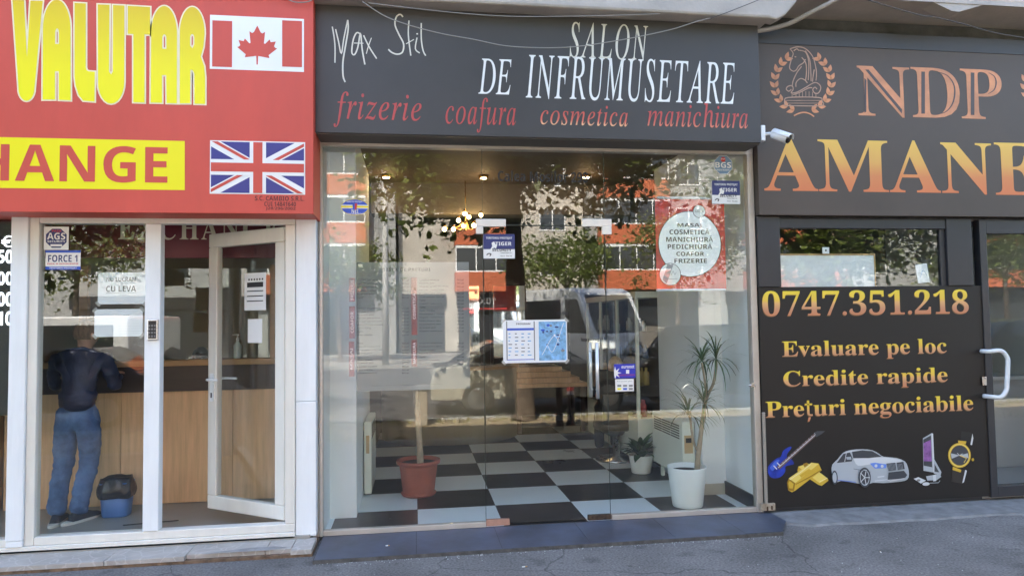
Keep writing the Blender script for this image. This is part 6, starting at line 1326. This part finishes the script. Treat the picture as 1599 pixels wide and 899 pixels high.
car('white van standing in the road reflected beside the red poster', 'van', 4.55, -12.9, radians(66), PAINT('van_white', (.78, .78, .76)), 'van', tall=1.27)
car('white van reflected behind the head of the customer in the exchange window', 'van', -9.9, -15.3, pi, PAINT('white_paint', (.75, .75, .74)), 'van')
car('dark blue sedan reflected over the jacket of the customer in the exchange window', 'car', -6.7, -8.7, pi, PAINT('navy_paint', (.012, .018, .045)))

car('bright green car reflected at the left edge of the exchange', 'car', -10.3, -8.8, 0, PAINT('green_paint', (.32, .50, .05)))
car('black suv reflected in the dark pawn shop door', 'car', 13.0, -8.4, pi, PAINT('black_paint', (.012, .012, .016)), 'suv')
# the blocks of flats across the road
def block(label, x0, x1, y, floors, fh, wallm, parts, z0=-.04, gf=3.2, depth=10, shop=None):
    o = thing('apartment_block', label, 'building', ((x0+x1)/2, y, z0), 'blocks of flats across the road'); H_ = gf+floors*fh
    MB().box(x0, x1, y-depth, y, z0, H_).build('wall', wallm, o); MB().box(x0-.1, x1+.1, y-depth, y+.25, H_+.001, H_+.3).build('roof_edge', GREYR, o)
    for kind, a_, b_, f0, f1 in parts:
        for f_ in range(f0, min(f1, floors)):
            zf = gf+f_*fh
            if kind == 'b':                                   # orange parapet band with glazing above
                MB().box(a_, b_, y+.002, y+.9, zf+.05, zf+1.12).build('balcony', ORANGE, o, bevel=.02)
                k = MB().use(WINF); k.box(a_+.03, b_-.03, y+.80, y+.86, zf+1.121, zf+1.20); k.box(a_+.03, b_-.03, y+.80, y+.86, zf+fh-.12, zf+fh+.049); n_ = max(2, int((b_-a_)/.95)); [k.box(a_+.03+(b_-a_-.12)*i/n_, a_+.09+(b_-a_-.12)*i/n_, y+.80, y+.86, zf+1.2005, zf+fh-.1205) for i in range(n_+1)]
                w1 = k.build('window', None, o); MB().box(a_+.04, b_-.04, y+.81, y+.83, zf+1.2, zf+fh-.12).build('pane', WIND, w1)
            else:
                wv_ = 1.5; n_ = max(1, int((b_-a_)/3.0))
                for i in range(n_):
                    cx_ = a_+(b_-a_)*(i+.5)/n_; k = MB().use(WINF); xa, xb, za, zb_ = cx_-wv_/2, cx_+wv_/2, zf+.95, zf+2.2
                    k.box(xa, xb, y-.001+.002, y+.05, za, za+.06); k.box(xa, xb, y+.001, y+.05, zb_-.06, zb_); k.box(xa, xa+.06, y+.001, y+.05, za+.0605, zb_-.0605); k.box(xb-.06, xb, y+.001, y+.05, za+.0605, zb_-.0605); k.box(cx_-.03, cx_+.03, y+.001, y+.05, za+.0605, zb_-.0605)
                    w1 = k.build('window', None, o); MB().box(xa+.05, xb-.05, y+.003, y+.02, za+.05, zb_-.05).build('pane', WIND, w1)
    if shop:
        for a_, b_ in shop:
            MB().box(a_, b_, y+.002, y+.12, .1, 2.5).build('shop_window', WIND, o); MB().box(a_-.1, b_+.1, y+.002, y+.2, 2.501, 3.15).build('shop_fascia', mat('dark_fascia', (.02, .02, .022), .4), o)
    return o
YB = -32.0
block('long orange and grey block of flats reflected at the left', -34, -1.0, YB, 4, 2.55, GREYR, [('w', -33, -25, 0, 4), ('w', -24.5, -19, 0, 4), ('w', -18.5, -11, 0, 4), ('b', -9.0, -2.5, 0, 4)], shop=[(-30, -20), (-17, -9), (-8, -3)])
bc = block('cream block with a few orange balconies reflected in the middle', -.85, 9.6, YB-.8, 4, 2.55, CREAMR, [('b', 2.2, 5.6, 0, 2), ('w', 6.2, 9.4, 0, 4), ('w', -.7, 2.0, 2, 4)], shop=[(-.6, 1.6), (2.4, 9)])
block('orange balcony block reflected behind the red poster', 9.8, 17.0, YB, 4, 2.55, GREYR, [('b', 10.2, 14.2, 0, 4), ('w', 14.4, 16.8, 0, 4)], shop=[(10.4, 16)])
block('plain grey block reflected at the right end', 17.2, 46, YB-.4, 4, 2.55, GREYR, [('b', 19, 25, 0, 4), ('w', 25.5, 33, 0, 4), ('b', 34, 42, 0, 4)], shop=[(18, 27), (29, 40)])
sg_ = thing('shop_sign', 'dark shop sign across the road with pale lettering and red lines', 'sign', (3.6, YB-.55, 2.5))
MB().box(2.6, 6.2, YB-.78, YB-.5, 2.2, 3.4).build('sign_box', mat('dark_sign_board', (.015, .015, .017), .4), sg_)
m = MB(); m.T = Matrix.Translation((4.4, YB-.5, 0)) @ Matrix.Rotation(pi, 4, 'Z'); m.use(WHITEV); text(m, '10XL', -.1, 1.15, 2.55, 2.95, -.004, 'bold'); text(m, 'your best', -.1, .9, 3.1, 3.24, -.004, 'sans'); m.use(REDP); m.flat([(-1.75, 2.28), (1.75, 2.28), (1.75, 2.35), (-1.75, 2.35)], -.004); m.build('lettering', None, sg_)
